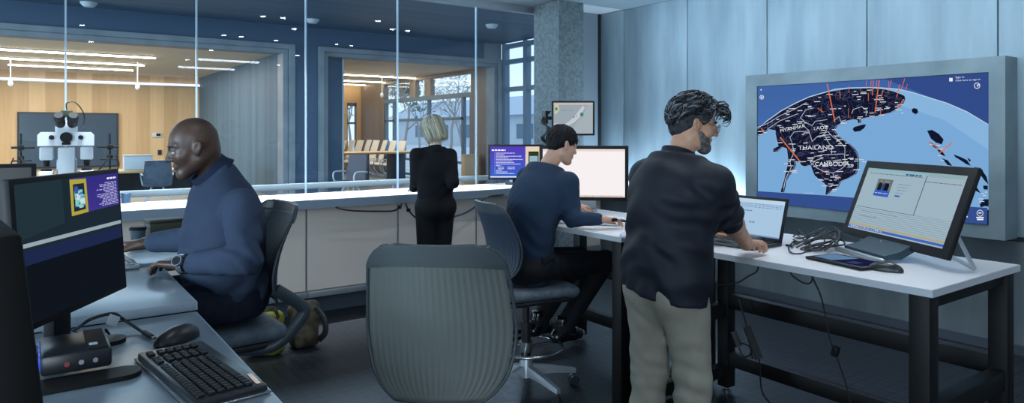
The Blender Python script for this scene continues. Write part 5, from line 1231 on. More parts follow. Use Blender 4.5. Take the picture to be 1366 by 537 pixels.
# ---------------------------------------------------------------- the seated bald man at the left
def bald_man():
    P = Fig('bald man in a blue sweater typing at the left desk, steel watch on wrist', .687, 2.885, 270)
    sk = skinmat('dark_skin', (66, 47, 39), (84, 61, 50), .42); kn = cloth('blue_knit', (46, 58, 78), (57, 70, 92), .85, 3, .35, 320); jean = cloth('dark_denim', (20, 26, 40), (28, 35, 52), .8, 40)
    hp = P.pix(258, 196, 2.64); h = Head((hp.x, hp.y, hp.z), -4, 15, 0, .905)
    SL, SR = Vector((.030, .182, 1.305)), Vector((.030, -.178, 1.305))
    EL, ER = P.pix(327, 345, 2.46), P.pix(258, 318, 2.88); WL, WR = P.pix(244, 352, 2.50), P.pix(194, 324, 2.90)
    hip = [Vector((.05, .09, .92)), Vector((.05, -.09, .92))]; kne = [Vector((.53, .12, .922)), Vector((.53, -.12, .922))]; ank = [Vector((.42, .065, .40)), Vector((.42, -.065, .40))]; toe = [Vector((.57, .075, .345)), Vector((.57, -.075, .345))]
    sd = Sdf((-.25, -.45, .28), (.68, .45, 1.70), .013, .0038, fx=[(-.02, .30), (WL.x-.03, WL.x+.22)], fy=[(-.12, .11), (WL.y-.06, WL.y+.06), (WR.y-.05, WR.y+.06)], fz=[(1.0, 1.10), (1.36, 1.66)])
    add_head(sd, h, (.072, 0, 1.39), .050)
    sd.ell(h.p(-.066, 0, -.03), h.r(.034, .050, .04), h.H, .03)
    sd.cone((.02, 0, .965), (.05, 0, 1.25), .105, .095, .05); sd.cone(SL, SR, .05, .05, .05); sd.cone((.05, 0, 1.28), (.072, 0, 1.39), .07, .05, .04)
    for S, E, W in ((SL, EL, WL), (SR, ER, WR)): sd.cone(S, E, .045, .036, .02); sd.cone(E, W, .036, .026, .02)
    dl = P.pix(186, 349, 2.57)-WL; add_hand(sd, WL, dl, (0, 0, -1), -1, (14, 26, 22), 1.03, .05, .5)
    dr = P.pix(160, 329, 2.92)-WR; add_hand(sd, WR, (dr.x, dr.y, -.01), (0, 0, -1), 1, (14, 24, 20), 1.0, .05, .5)
    for i in (0, 1): sd.cone(hip[i], kne[i], .07, .05, .04); sd.cone(kne[i], ank[i], .048, .035, .02); sd.cone(ank[i], toe[i], .03, .02, .02)
    soft('body', sd, sk, P.root, 1)
    eyes(h, P.root, (30, 20, 16))
    e = MB()
    for sy in (-1, 1): obj('eyebrow', MB().tube([h.p(.091, sy*.014, .022), h.p(.091, sy*.030, .0275), h.p(.078, sy*.048, .024)], [.0035, .004, .002], 6), mat('black_hair', (16, 14, 14), .6), P.root, ang=180)
    # sweater
    sd = Sdf((-.30, -.40, .78), (.62, .40, 1.50), .0085)
    lv = [((.01, 0, .90), .174, .120), ((.04, 0, 1.00), .178, .150), ((.055, 0, 1.12), .176, .150), ((.055, 0, 1.22), .170, .125), ((.058, 0, 1.30), .140, .092)]
    for (a, wa, da), (b, wb, db) in zip(lv[:-1], lv[1:]): sd.cone(a, b, wa, wb, .05, 'u', ((1, 0, 0), (wa/da+wb/db)/2))
    sd.ell((.080, 0, 1.07), (.10, .13, .13), None, .06); sd.ell((-.03, 0, 1.21), (.06, .15, .13), None, .06)
    sd.cone((.058, 0, 1.31), (.085, 0, 1.40), .10, .084, .05)
    for S, E, W in ((SL, EL, WL), (SR, ER, WR)):
        sg = 1 if S.y > 0 else -1; sd.cone(S+Vector((0, sg*.012, -.005)), E, .070, .058, .018); sd.cone(E, W+(E-W)*.20, .058, .042, .014); sd.cone(W+(E-W)*.22, W+(E-W)*.34, .0435, .0455, .004)
    sd.folds(EL, .19, .012, 70, (1, 0, -.8), 1); sd.folds(SL+Vector((0, .02, -.10)), .19, .009, 55, (.5, .3, 1), 4); sd.folds((.13, .05, 1.12), .22, .009, 48, (.3, .2, 1), 2); sd.folds((.0, .12, 1.0), .22, .010, 52, (.6, 0, 1), 6); sd.folds(ER, .16, .007, 75, (1, 0, -1), 3); sd.folds((-.06, .1, 1.28), .2, .004, 45, (.3, .6, 1), 3)
    for E, W in ((EL, WL), (ER, WR)): sd.plane(W+(W-E).normalized()*.006, (W-E), .003) if False else None
    sd.plane((0, 0, .885), (0, 0, -1)); sd.plane((.096, 0, 1.424), (.70, 0, .71), .01)
    sw = soft('sweater', sd, kn, P.root, 2)
    c = MB(); cc = Vector((.098, 0, 1.428)); ax = Vector((.70, 0, .71)).normalized(); e1 = Vector((ax.z, 0, -ax.x)); e2 = Vector((0, 1, 0)); ring = []
    for (q, r1, r2) in ((-.030, .092, .088), (-.012, .083, .080), (.004, .0785, .0755), (.018, .077, .074), (.024, .074, .071), (.018, .071, .068), (-.01, .072, .069)):
        ring.append([cc+ax*q+e1*(r1*math.cos(2*PI*j/40))+e2*(r2*math.sin(2*PI*j/40)) for j in range(40)])
    c.ring_surface(ring, False); obj('collar', c, cloth('collar_knit', (26, 36, 56), (34, 46, 68), .85, 3, .3, 300), sw, ang=180)
    # trousers and shoes
    sd = Sdf((-.25, -.32, .30), (.72, .32, 1.02), .010)
    sd.cone((.03, 0, .91), (.02, 0, .98), .162, .162, .04, 'u', ((1, 0, 0), 1.3))
    for i in (0, 1): sd.cone(hip[i]+Vector((-.02, 0, 0)), kne[i], .098, .074, .05); sd.cone(kne[i], ank[i]+Vector((0, 0, .06)), .072, .056, .02)
    sd.ell((-.01, 0, .915), (.10, .17, .08), None, .04); sd.folds((.1, .1, .88), .25, .005, 60, (1, .2, .3), 1); sd.plane((0, 0, .775), (0, 0, -1)) if False else None
    sd.box((.02, 0, .747), (.305, .4, .112), .02, None, .01, 's'); soft('trousers', sd, jean, P.root, 2)
    for i in (0, 1): shoe(P.root, ank[i], toe[i], m_black)
    # watch
    d = (WL-EL).normalized(); cW = WL-d*.004; up = Vector((0, 0, 1)); up = (up-d*up.dot(d)).normalized(); sv = d.cross(up)
    wt = MB(); wt.ring_surface([[cW+d*w_+(up*math.cos(a)+sv*math.sin(a))*rr_ for a in [2*PI*k/28 for k in range(28)]] for (w_, rr_) in ((-.010, .034), (.010, .034), (.010, .037), (-.010, .037), (-.010, .034))], False)
    fd = (up*.45+sv*(1 if sv.y > 0 else -1)*.9).normalized()
    w_ = obj('watch', wt, m_steel, P.root)
    fc = MB(); fc.cyl(cW+fd*.034, cW+fd*.046, .0205, .0195, 24); obj('watch_case', fc, m_steel, w_); fc = MB(); fc.cyl(cW+fd*.046, cW+fd*.0468, .0165, None, 24); obj('watch_dial', fc, mat('black_dial', (18, 20, 24), .2), w_)
bald_man()
# ---------------------------------------------------------------- the standing man
def standing_man():
    P = Fig('standing grey haired bearded man with glasses, dark shirt and khaki trousers', 2.285, 2.045, 90)
    sk = skinmat('fair_skin', (176, 132, 108), (196, 150, 124)); sh = cloth('dark_navy_shirt', (20, 24, 33), (27, 32, 43), .62, 5, .12, 300); tr = cloth('khaki_twill', (132, 129, 118), (150, 146, 134), .85, 6, .2, 300)
    hp = P.pix(926, 165, 3.06); h = Head((hp.x, hp.y, hp.z), -36, 13, 2, .95)
    nb = Vector((.075, -.005, 1.475))
    SL, SR = Vector((.075, .19, 1.375)), Vector((.085, -.195, 1.365))
    ER, WR = P.pix(967, 284, 2.95), P.pix(996, 325, 3.17); EL, WL = P.wp(2.50, 2.32, 1.13), P.wp(2.80, 2.27, 1.085)
    hip = [Vector((-.01, .088, .90)), Vector((.02, -.092, .90))]; kne = [Vector((.0, .098, .50)), Vector((.06, -.095, .50))]; ank = [Vector((-.04, .11, .09)), Vector((.02, -.11, .09))]; toe = [Vector((.17, .14, .03)), Vector((.23, -.13, .03))]
    sd = Sdf((-.25, -.42, -.01), (.80, .42, 1.80), .014, .0038, fx=[(h.C.x-.12, h.C.x+.14), (WR.x-.05, WR.x+.20)], fy=[(h.C.y-.13, h.C.y+.11), (WR.y-.10, WR.y+.10)], fz=[(1.0, 1.10), (h.C.z-.14, h.C.z+.14)])
    add_head(sd, h, nb+Vector((0, 0, -.03)), .058, .011, 1.04)
    sd.cone((.01, 0, .95), (.06, 0, 1.36), .11, .105, .05); sd.cone(SL, SR, .05, .05, .05)
    sd.cone(SR, ER, .046, .044, .02); sd.cone(ER, ER+(WR-ER)*.35, .045, .047, .03); sd.cone(ER+(WR-ER)*.3, WR, .046, .031, .03); sd.cone(SL, EL, .045, .04, .02); sd.cone(EL, WL, .042, .029, .02)
    dr = P.pix(1027, 320, 3.32)-WR; add_hand(sd, WR, (dr.x, dr.y, min(dr.z, -.012)), (0, .0, -1), 1, (16, 30, 24), 1.05, .07, .6)
    dl = P.wp(2.92, 2.255, 1.075)-WL; add_hand(sd, WL, dl, (0, 0, -1), -1, (20, 30, 24), 1.0, .05, .5)
    for i in (0, 1): sd.cone(hip[i], kne[i], .07, .05, .04); sd.cone(kne[i], ank[i], .05, .036, .02); sd.cone(ank[i], toe[i], .034, .022, .02)
    soft('body', sd, sk, P.root, 1); eyes(h, P.root, (60, 44, 30))
    # shirt
    sd = Sdf((-.34, -.40, .80), (.55, .42, 1.56), .0085)
    lv = [((-.005, 0, .84), .212, .172), ((-.004, 0, 1.00), .204, .160), ((.015, 0, 1.15), .195, .145), ((.04, 0, 1.28), .200, .130), ((.065, 0, 1.39), .165, .098)]
    for (a, wa, da), (b, wb, db) in zip(lv[:-1], lv[1:]): sd.cone(a, b, wa, wb, .05, 'u', ((1, 0, 0), (wa/da+wb/db)/2))
    sd.ell((-.055, .0, 1.30), (.08, .17, .15), None, .06)
    sd.cone((.068, 0, 1.40), nb+Vector((-.005, 0, -.02)), .105, .078, .05)
    sd.cone(SL, EL, .080, .066, .05); sd.cone(EL, EL+(WL-EL)*.35, .066, .056, .02)
    sd.cone(SR, ER, .080, .068, .05); sd.cone(ER, ER+(WR-ER)*.12, .068, .062, .02)
    for q in (.06, .14): sd.cone(ER+(WR-ER)*q, ER+(WR-ER)*(q+.04), .064, .066, .006)
    sd.folds((-.10, .02, 1.12), .34, .014, 30, (.2, .75, 1), 2); sd.folds((-.10, -.12, 1.00), .28, .014, 34, (.2, -.8, 1), 4); sd.folds((-.02, -.16, 1.25), .24, .013, 38, (0, -.8, 1), 6); sd.folds(ER, .20, .014, 62, (1, 0, -.8), 1); sd.folds((-.12, .08, .92), .24, .011, 32, (.1, 1, .35), 7); sd.folds((-.06, .14, 1.30), .24, .011, 34, (0, .9, 1), 9)
    sd.plane(nb+Vector((0, 0, .005)), (.25, 0, 1), .01); ax = (WR-ER).normalized(); q = ER+(WR-ER)*.17
    sd.ell(q+ax*.10, (.09, .09, .09), None, .004, 's')
    q = EL+(WL-EL)*.42; sd.ell(q+(WL-EL).normalized()*.10, (.09, .09, .09), None, .004, 's')
    sd.plane((0, 0, .885), (.0, .17, -1), .004)
    sd.ell((.045, -.235, .84), (.026, .06, .085), None, .004, 's')
    sr = soft('shirt', sd, sh, P.root, 2)
    c = MB(); ring = []
    for (df, z, rx, ry) in ((.0, -.035, .088, .092), (-.002, -.005, .079, .080), (-.004, .022, .073, .072), (-.004, .026, .069, .068), (-.002, -.01, .072, .074)):
        ring.append([nb+Vector((df+rx*math.cos(2*PI*j/36), ry*math.sin(2*PI*j/36), z-.022*math.cos(2*PI*j/36))) for j in range(36)])
    c.ring_surface(ring, False); obj('collar', c, sh, sr, ang=180)
    # trousers, shoes
    sd = Sdf((-.30, -.34, .05), (.36, .34, 1.04), .010)
    sd.cone((.0, 0, .90), (.0, 0, 1.0), .172, .165, .04, 'u', ((1, 0, 0), 1.3))
    for i in (0, 1): sd.cone(hip[i]+Vector((-.012, 0, .0)), kne[i], .106, .080, .022); sd.cone(kne[i], ank[i]+Vector((-.01, 0, .0)), .080, .072, .02)
    sd.ell((-.06, .07, .90), (.095, .10, .10), None, .03); sd.ell((-.06, -.07, .90), (.095, .10, .10), None, .03)
    for (cc, rr_, am, f, dv, se) in (((-.08, -.10, .70), .26, .008, 40, (.3, .6, 1), 1), ((.0, -.1, .47), .22, .010, 52, (.4, .2, 1), 2), ((-.05, .1, .68), .26, .008, 40, (.2, -.5, 1), 3), ((-.02, .1, .46), .22, .009, 50, (.4, 0, 1), 5), ((-.1, 0, .84), .2, .006, 45, (.2, 1, .3), 6), ((0, -.1, .22), .25, .010, 48, (.2, .2, 1), 8), ((0, .1, .22), .25, .010, 48, (.2, .2, 1), 9)): sd.folds(cc, rr_, am, f, dv, se)
    sd.plane((0, 0, .07), (0, 0, -1))
    soft('trousers', sd, tr, P.root, 2)
    for i in (0, 1): shoe(P.root, (ank[i].x, ank[i].y, .065), (toe[i].x, toe[i].y, .03), mat('brown_shoe', (50, 38, 30), .5))
    # hair
    hm = [vary(mat('dark_grey_hair', rough=.75, spec=.2), (34, 36, 40), (62, 65, 70), scale=60, lo=.35, hi=.65), mat('mid_grey_hair', (78, 81, 86), .7, 0, .2), mat('dark_hair', (20, 20, 22), .7, 0, .2), mat('light_grey_hair', (116, 120, 126), .7, 0, .2)]
    sd = Sdf(h.C-Vector((.17,)*3), h.C+Vector((.17,)*3), .005)
    sd.ell(h.p(-.018, 0, .044), h.r(.109, .087, .098), h.H, .01); sd.ell(h.p(-.070, 0, -.02), h.r(.048, .066, .062), h.H, .03)
    sd.ell(h.p(.085, 0, -.028), h.r(.080, .092, .082), h.H, .010, 's'); sd.ell(h.p(.0, .08, -.025), h.r(.026, .03, .042), h.H, .006, 's'); sd.ell(h.p(.0, -.08, -.025), h.r(.026, .03, .042), h.H, .006, 's')
    sd.folds(h.C, .22, .004, 160, (.3, .5, .2), 3); sd.plane(h.p(0, 0, -.070), h.H @ Vector((.25, 0, -1)), .01)
    hr = soft('hair', sd, hm[0], P.root, 1)
    def reg(v, r): return v.z > -.35 and not (v.x > .35 and v.z < .42) and not (abs(v.y) > .66 and v.z < .34 and v.x > -.38)
    tufts(hr, 'locks', h, 430, 5, [hm[0], hm[2], hm[0], hm[1], hm[2], hm[1], hm[3]], (.045, .08), (.0038, .0078), reg, lambda v, r: (-.9 if v.x < .3 else .2+r.uniform(-1, .6), v.y*.9+r.uniform(-.5, .5), -.35+r.uniform(-.4, .5)), .022, .020)
    tufts(hr, 'fringe', h, 30, 8, [hm[0], hm[1], hm[2]], (.06, .09), (.004, .008), lambda v, r: v.x > .62 and .40 < v.z < .72, lambda v, r: (1.0, -.4+r.uniform(-.5, .3), -.05+r.uniform(-.3, .25)), .045, .02)
    # beard
    sd = Sdf(h.C-Vector((.15,)*3), h.C+Vector((.15,)*3), .004); c = h.sc
    for sy in (-1, 1): sd.cone(h.p(.018, sy*.048, -.040), h.p(.066, sy*.018, -.096), .0245*c, .0265*c, .03); sd.cone(h.p(.084, sy*.003, -.048), h.p(.074, sy*.026, -.066), .0085*c, .009*c, .01)
    for sy in (-1, 1): sd.ell(h.p(.040, sy*.038, -.058), h.r(.036, .0235, .034), h.H, .02)
    sd.ell(h.p(.074, 0, -.102), h.r(.027, .032, .026), h.H, .02); sd.ell(h.p(.098, 0, -.063), h.r(.014, .022, .009), h.H, .004, 's')
    sd.folds(h.C, .2, .0025, 300, (.2, .4, 1), 1)
    soft('beard', sd, vary(mat('grey_beard', rough=.75), (62, 58, 56), (112, 106, 102), scale=90, lo=.35, hi=.65, bump=.5, bscale=260, dist=.003), P.root, 1)
    e = MB()
    for sy in (-1, 1): obj('eyebrow', MB().tube([h.p(.093, sy*.012, .023), h.p(.092, sy*.030, .029), h.p(.078, sy*.050, .025)], [.004, .005, .0025], 6), hm[2], P.root, ang=180)
    g = MB(); gold = mat('gold_wire', (190, 150, 84), .25, .8)
    for sy in (-1, 1):
        g.tube([h.p(.108, sy*.033+.022*math.cos(2*PI*k/24), .000+.020*math.sin(2*PI*k/24)) for k in range(25)], .0013, 6, False)
        g.tube(smooth_path([h.p(.107, sy*.055, .006), h.p(.06, sy*.075, .012), h.p(.0, sy*.083, .016), h.p(-.015, sy*.083, .0)], 5), .0016, 6)
    g.tube([h.p(.109, -.011, .004), h.p(.112, 0, .008), h.p(.109, .011, .004)], .0013, 6)
    gl = obj('glasses', g, gold, P.root, ang=180); ls = MB()
    for sy in (-1, 1): ls.ring_surface([[h.p(q, sy*.033+.021*math.cos(2*PI*k/24), .019*math.sin(2*PI*k/24)) for k in range(24)] for q in (.1075, .1085)])
    obj('lens', ls, glass_mat('lens_glass', (226, 232, 236), 1.4), gl)
standing_man()
# ---------------------------------------------------------------- the man at the white monitor
def blue_man():
    P = Fig('dark haired man in a navy top typing on a stool at the white monitor', 2.50, 3.36, 88)
    sk = skinmat('light_skin', (178, 138, 116), (196, 154, 130)); tp = cloth('navy_top', (24, 40, 60), (31, 49, 71), .8, 3, .15, 280); jn = cloth('black_jeans', (13, 15, 20), (18, 21, 27), .75, 30)
    hp = P.pix(750, 193, 4.40); h = Head((hp.x, hp.y, hp.z), -14, 16, 0, .965); nb = P.pix(727, 219, 4.36)
    SL, SR = Vector((.155, .195, 1.285)), Vector((.165, -.195, 1.275))
    ER, WR = P.pix(764, 292, 4.10), P.pix(804, 292, 4.06); EL, WL = P.pix(745, 275, 4.62), P.pix(766, 273, 4.62)
    hip = [Vector((.03, .095, .765)), Vector((.03, -.095, .765))]; kne = [Vector((.56, .13, .735)), Vector((.58, -.10, .74))]; ank = [Vector((.17, .10, .355)), Vector((.21, -.09, .350))]; toe = [Vector((.33, .13, .315)), Vector((.37, -.10, .310))]
    sd = Sdf((-.25, -.42, .24), (.75, .48, 1.66), .013, .004, fx=[(h.C.x-.12, h.C.x+.13), (WR.x-.03, WR.x+.2)], fy=[(h.C.y-.12, h.C.y+.10), (WR.y-.07, WR.y+.07)], fz=[(.98, 1.08), (h.C.z-.13, h.C.z+.13)])
    add_head(sd, h, nb+Vector((0, 0, -.05)), .056)
    sd.cone((.01, 0, .80), (.13, 0, 1.26), .085, .09, .05); sd.cone(SL, SR, .05, .05, .05)
    for S, E, W in ((SL, EL, WL), (SR, ER, WR)): sd.cone(S, E, .044, .034, .02); sd.cone(E, W, .034, .025, .02)
    dr = P.pix(838, 295, 4.12)-WR; add_hand(sd, WR, (dr.x, dr.y, min(dr.z, .0)), (0, 0, -1), 1, (12, 26, 22), .98, .06, .5)
    dl = P.pix(785, 277, 4.66)-WL; add_hand(sd, WL, dl, (0, 0, -1), -1, (16, 26, 22), .98, .05, .5)
    for i in (0, 1): sd.cone(hip[i], kne[i], .065, .05, .04); sd.cone(kne[i], ank[i], .048, .034, .02); sd.cone(ank[i], toe[i], .03, .02, .02)
    soft('body', sd, sk, P.root, 1); eyes(h, P.root, (24, 18, 14))
    sd = Sdf((-.30, -.40, .66), (.62, .42, 1.46), .0085)
    lv = [((.01, 0, .76), .176, .118), ((.015, 0, .90), .176, .118), ((.026, 0, 1.03), .186, .098), ((.10, 0, 1.18), .196, .122), ((.148, 0, 1.28), .165, .098)]
    for (a, wa, da), (b, wb, db) in zip(lv[:-1], lv[1:]): sd.cone(a, b, wa, wb, .05, 'u', ((1, 0, 0), (wa/da+wb/db)/2))
    sd.ell((.015, 0, 1.17), (.08, .155, .14), None, .06); sd.cone((.15, 0, 1.295), nb+Vector((-.01, 0, -.03)), .095, .078, .05)
    for S, E, W in ((SL, EL, WL), (SR, ER, WR)): sd.cone(S, E, .068, .050, .03); sd.cone(E, W+(E-W)*.15, .050, .037, .02)
    sd.plane(nb+Vector((0, 0, -.022)), (.4, 0, 1), .01)
    sd.folds(ER, .17, .007, 75, (1, 0, -1), 1); sd.folds((-.02, -.05, .92), .24, .007, 46, (.5, -.3, 1), 2); sd.folds(SR+Vector((0, 0, -.12)), .17, .006, 60, (.4, -.3, 1), 3); sd.folds((-.03, .1, 1.12), .2, .005, 50, (.2, .8, 1), 5)
    s_ = soft('top', sd, tp, P.root, 2)
    b = MB()
    for k in range(9):
        q = Vector((-.095+.017*k*.9+(.035 if k > 6 else 0), -.0, .86+.052*k)); b.ell(q, (.012, .008, .009), None, 8)
    obj('back_buttons', b, mat('dark_button', (14, 18, 26), .3), s_)
    c = MB(); ring = []
    for (df, z, rx, ry) in ((-.004, -.045, .090, .100), (-.004, -.022, .080, .088), (-.004, -.010, .074, .078), (-.004, -.02, .07, .074)):
        ring.append([nb+Vector((df+rx*math.cos(2*PI*j/32), ry*math.sin(2*PI*j/32), z-.02*math.cos(2*PI*j/32))) for j in range(32)])
    c.ring_surface(ring, False); obj('collar', c, cloth('navy_collar', (14, 24, 40), (18, 30, 48), .8), s_, ang=180)
    sd = Sdf((-.25, -.32, .34), (.68, .34, .94), .010)
    sd.cone((.0, 0, .76), (.01, 0, .84), .160, .158, .04, 'u', ((1, 0, 0), 1.3)); sd.ell((-.04, 0, .76), (.11, .17, .09), None, .04)
    for i in (0, 1): sd.cone(hip[i], kne[i], .092, .068, .05); sd.cone(kne[i], ank[i]+Vector((-.005, 0, .0)), .068, .058, .02)
    sd.folds((.15, -.1, .74), .25, .006, 55, (1, 0, .4), 2)
    sd.box((-.06, 0, .575), (.23, .4, .085), .01, None, .01, 's'); soft('trousers', sd, jn, P.root, 2)
    pk = MB(); pk.box((.02, -.176, .83), (.10, .03, .055), Matrix.Rotation(-.25, 3, 'Y'), .012); obj('belt_pouch', pk, mat('shiny_leather', (30, 34, 42), .22), P.root)
    bt = mat('polished_boot', (14, 15, 20), .18)
    for i in (0, 1): shoe(P.root, ank[i], toe[i], bt, 'boot')
    hm = [vary(mat('black_short_hair', rough=.7, spec=.2), (10, 11, 14), (20, 21, 25), scale=60, lo=.35, hi=.65), mat('black_lock', (15, 16, 19), .65, 0, .25)]
    sd = Sdf(h.C-Vector((.17,)*3), h.C+Vector((.17,)*3), .005)
    sd.ell(h.p(-.014, 0, .040), h.r(.105, .084, .096), h.H, .01); sd.ell(h.p(-.062, 0, -.01), h.r(.044, .062, .056), h.H, .03)
    sd.ell(h.p(.088, 0, -.026), h.r(.076, .092, .076), h.H, .010, 's')
    for sy in (-1, 1): sd.ell(h.p(.004, sy*.085, -.022), h.r(.024, .03, .036), h.H, .006, 's')
    sd.folds(h.C, .22, .003, 170, (.3, .5, .2), 3); sd.plane(h.p(0, 0, -.058), h.H @ Vector((.3, 0, -1)), .01)
    hr = soft('hair', sd, hm[0], P.root, 1)
    tufts(hr, 'locks', h, 230, 6, hm, (.04, .07), (.005, .009), lambda v, r: v.z > -.2 and not (v.x > .40 and v.z < .35) and not (abs(v.y) > .72 and v.z < .08 and v.x > -.2), lambda v, r: (.5 if v.x > .1 else -.3, v.y*.9+r.uniform(-.3, .3), -.6+r.uniform(-.3, .3)), .008, .008)
blue_man()
# ---------------------------------------------------------------- the woman at the counter
def woman():
    P = Fig('blonde woman in black clothes standing at the counter with her back turned', 2.905, 5.245, 2)
    sk = skinmat('pale_skin', (206, 176, 160), (220, 192, 176)); bk = cloth('black_knit', (12, 14, 20), (17, 19, 26), .9, 4, .15, 240); bt = cloth('black_trousers', (10, 11, 14), (14, 15, 18), .85, 20)
    hp = P.pix(577, 174, 5.98); h = Head((hp.x, hp.y, hp.z), 30, 20, 0, .94); nb = P.pix(580, 197, 5.93)
    SL, SR = Vector((.03, .165, 1.385)), Vector((.03, -.165, 1.375))
    EL, WL = P.pix(555, 240, 5.95), P.pix(551, 253, 6.16); ER, WR = P.pix(604, 243, 5.85), P.pix(596, 250, 6.12)
    hip = [Vector((0, .085, .93)), Vector((0, -.085, .93))]; kne = [Vector((.02, .08, .52)), Vector((.02, -.08, .52))]; ank = [Vector((-.02, .08, .11)), Vector((-.02, -.08, .11))]; toe = [Vector((.15, .10, .03)), Vector((.15, -.10, .03))]
    sd = Sdf((-.22, -.34, -.01), (.62, .38, 1.80), .014, .0045, fx=[(h.C.x-.1, h.C.x+.12), (WL.x-.02, WL.x+.2)], fy=[(h.C.y-.09, h.C.y+.12), (WL.y-.06, WL.y+.08)], fz=[(.98, 1.08), (h.C.z-.13, h.C.z+.12)])
    add_head(sd, h, nb+Vector((0, 0, -.04)), .046, .008, .96, .9)
    sd.cone((0, 0, .98), (.02, 0, 1.37), .085, .085, .05); sd.cone(SL, SR, .04, .04, .05)
    for S, E, W in ((SL, EL, WL), (SR, ER, WR)): sd.cone(S, E, .036, .028, .02); sd.cone(E, W, .028, .021, .02)
    for W, E, tsn in ((WL, EL, -1), (WR, ER, 1)): d = W-E; add_hand(sd, W, (d.x, d.y, -.01), (0, 0, -1), tsn, (12, 22, 18), .88, .05, .5)
    for i in (0, 1): sd.cone(hip[i], kne[i], .06, .045, .04); sd.cone(kne[i], ank[i], .045, .03, .02); sd.cone(ank[i], toe[i], .028, .018, .02)
    soft('body', sd, sk, P.root, 1); eyes(h, P.root, (70, 90, 110))
    sd = Sdf((-.30, -.36, .84), (.50, .40, 1.52), .009)
    lv = [((0, 0, .92), .168, .120), ((.0, 0, 1.02), .150, .108), ((.005, 0, 1.14), .138, .105), ((.015, 0, 1.26), .158, .115), ((.025, 0, 1.37), .135, .085)]
    for (a, wa, da), (b, wb, db) in zip(lv[:-1], lv[1:]): sd.cone(a, b, wa, wb, .05, 'u', ((1, 0, 0), (wa/da+wb/db)/2))
    sd.cone((.03, 0, 1.38), nb, .085, .058, .05); sd.ell((-.05, 0, 1.28), (.065, .13, .12), None, .05)
    for S, E, W in ((SL, EL, WL), (SR, ER, WR)): sd.cone(S, E, .062, .052, .04); sd.cone(E, W+(E-W)*.2, .050, .040, .02)
    sd.folds((-.05, -.08, 1.1), .25, .006, 45, (.2, .7, 1), 2); sd.folds(ER, .15, .006, 70, (1, 0, -1), 1)
    sd.plane((0, 0, .90), (0, 0, -1)); sd.plane(nb+Vector((0, 0, .012)), (.1, 0, 1), .01); s_ = soft('sweater', sd, bk, P.root, 2)
    c = MB(); ring = [[nb+Vector((rx*math.cos(2*PI*j/28), rx*math.sin(2*PI*j/28), z-.01*math.cos(2*PI*j/28))) for j in range(28)] for (z, rx) in ((-.03, .072), (-.005, .061), (.02, .057), (.02, .053), (-.01, .055))]
    c.ring_surface(ring, False); obj('collar', c, bk, s_, ang=180)
    sd = Sdf((-.26, -.28, .08), (.26, .28, 1.06), .010)
    sd.cone((-.005, 0, .94), (0, 0, 1.02), .164, .150, .04, 'u', ((1, 0, 0), 1.35))
    for i in (0, 1): sd.cone(hip[i], kne[i], .098, .075, .05); sd.cone(kne[i], ank[i], .074, .066, .02); sd.ell((-.07, (.07 if i == 0 else -.07), .93), (.085, .09, .10), None, .04)
    sd.plane((0, 0, .10), (0, 0, -1)); soft('trousers', sd, bt, P.root, 2)
    for i in (0, 1): shoe(P.root, (ank[i].x, ank[i].y, .07), (toe[i].x, toe[i].y, .03), m_black)
    hm = [vary(mat('ash_blonde_hair', rough=.4), (112, 110, 92), (158, 154, 132), scale=40, stretch=(3, 3, .4), lo=.35, hi=.65), mat('blonde_lock', (152, 148, 124), .5), mat('dark_blonde_lock', (90, 86, 70), .5), mat('pale_blonde_lock', (184, 180, 156), .45)]
    sd = Sdf(h.C-Vector((.19,)*3), h.C+Vector((.19,)*3), .005)
    sd.ell(h.p(-.016, 0, .040), h.r(.112, .094, .100), h.H, .01); sd.cone(h.p(-.022, 0, .03), h.p(-.030, 0, -.085), .097*h.sc, .084*h.sc, .03)
    sd.ell(h.p(.095, 0, -.055), h.r(.078, .072, .125), h.H, .012, 's'); sd.cone(h.p(.03, 0, -.12), h.p(-.02, 0, -.18), .07*h.sc, .09*h.sc, .01, 's'); sd.plane(h.p(-.03, 0, -.118), h.H @ Vector((.1, 0, -1)), .012)
    sd.folds(h.C, .25, .0035, 130, (.3, 1, .05), 3)
    hr = soft('hair', sd, hm[0], P.root, 1)
    rnd = random.Random(4); mb = MB()
    for k in range(230):
        ph = rnd.uniform(.62, 2*PI-.62); y0 = rnd.uniform(-.012, .012); a0 = Vector((rnd.uniform(-.02, .045) if abs(math.sin(ph)) > .3 else -.03, y0, .142)); pts = [a0]; ln2 = rnd.uniform(-.135, -.105)
        for j, e in enumerate((62, 38, 14)):
            rr_ = 1.0+.03*rnd.random(); pts.append(Vector((-.016+.115*rr_*math.cos(ph)*math.cos(R(e)), .097*rr_*math.sin(ph)*math.cos(R(e)), .040+.104*rr_*math.sin(R(e)))))
        pts.append(Vector((-.020+.116*math.cos(ph), .100*math.sin(ph), -.02))); pts.append(Vector((-.022+.108*math.cos(ph), .095*math.sin(ph), -.075))); pts.append(Vector((-.022+.094*math.cos(ph), .082*math.sin(ph), ln2)))
        sp = smooth_path(pts, 3); n = len(sp); mb.mi = rnd.choice((0, 1, 1, 2, 3, 0)); r0 = rnd.uniform(.004, .0075)
        mb.tube([h.p(*q) for q in sp], [r0*(.6+.4*math.sin(PI*min(1, .15+j/n)))*(1 if j < n-3 else (n-j)/4) for j in range(n)], 5, True, .5)
    obj('locks', mb, hm, hr, ang=180)
woman()
# ================================================================ LIGHTS
def area(name, loc, rot, sx, sy, power, col, spread=180):
    l = bpy.data.lights.new(name, 'AREA'); l.shape = 'RECTANGLE'; l.size = sx; l.size_y = sy; l.energy = power; l.color = col; l.spread = R(spread)
    o = bpy.data.objects.new(name, l); COL.objects.link(o); o.location = loc; o.rotation_euler = rot; return o
BL = (.64, .84, 1.0); CW = (.86, .94, 1.0)
# slot light in the ceiling over the counter
area('slot_light', (.7, 5.98, 2.93), (0, 0, 0), 6.8, .06, 120, CW, 50)
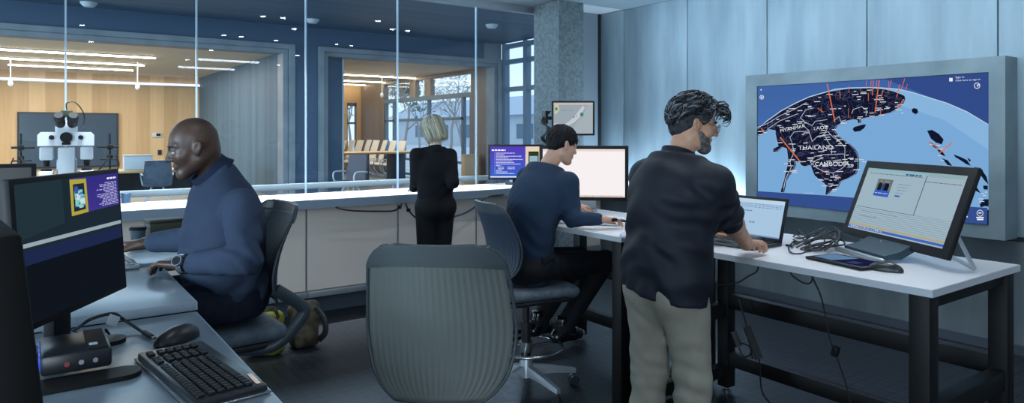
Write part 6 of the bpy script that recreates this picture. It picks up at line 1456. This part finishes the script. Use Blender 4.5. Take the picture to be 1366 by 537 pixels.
# cove on the right wall ledge, shining up the wall
area('ledge_cove', (WX-.055, 5.1, .845), (R(180), R(-22), 0), .04, 2.0, 44, BL)
# wall washer along the ceiling by the right wall
area('wall_washer', (4.75, 1.9, CZ-.03), (0, R(-50), 0), .06, 6.5, 30, BL, 150)
# unseen fill light at the left wall, added to wash the room blue
area('side_fill', (-4.15, 1.4, 1.75), (0, R(-90), 0), 2.0, 3.6, 290, BL)
area('back_fill', (-2.5, -3.95, 1.8), (R(90), 0, 0), 2.8, 2.0, 215, (.74, .88, 1.0))  # unseen fill at the back wall, added to light backs and chair
# recessed downlights
def spot(loc, e, col, ang=130):
    l = bpy.data.lights.new('downlight', 'SPOT'); l.energy = e; l.color = col; l.spot_size = R(ang); l.spot_blend = .9; l.shadow_soft_size = .05
    o = bpy.data.objects.new('downlight', l); COL.objects.link(o); o.location = loc; return o
for o in list(COL.objects):
    if o.name.startswith('recessed_downlight') and not (o.location.x > 3.2 and o.location.y > 4.2): spot((o.location.x, o.location.y, o.location.z-.02), 14 if o.location.x < 2.95 else 34, CW)
# added fill lights that brighten the hall and meeting rooms
area('hall_top_fill', (1.5, 11, HC-.03), (0, 0, 0), 12, 2.5, 700, BL)
area('hall_side_fill', (-13.8, 11, 2.2), (0, R(-90), 0), 3.2, 7, 2600, BL)
area('meeting_fill', (-1.0, 21, RC-.02), (0, 0, 0), 10, 6, 1100, (1, .87, .70))
area('meeting_fill', (8.0, 21, RC-.02), (0, 0, 0), 4, 6, 250, (1, .85, .66))
# ================================================================ CAMERA
cam = bpy.data.cameras.new('camera'); cam.sensor_width = 36.0; cam.sensor_fit = 'HORIZONTAL'; cam.lens = 36.0*FPX/1366; cam.shift_y = -(268.5-HZ)/1366.0; cam.clip_start = .05; cam.clip_end = 300
co = bpy.data.objects.new('camera', cam); COL.objects.link(co); co.location = (0, 0, EYE); co.rotation_euler = (R(90), 0, -TH); SC.camera = co
vs = SC.view_settings; vs.view_transform = 'Standard'; vs.look = 'None'; vs.gamma = 1.0; vs.use_curve_mapping = False; vs.exposure = 0.0
cy = SC.cycles; cy.use_denoising = True; cy.max_bounces = 8; cy.diffuse_bounces = 4; cy.glossy_bounces = 4; cy.transparent_max_bounces = 24; cy.sample_clamp_indirect = 4.0; cy.caustics_reflective = False; cy.caustics_refractive = False
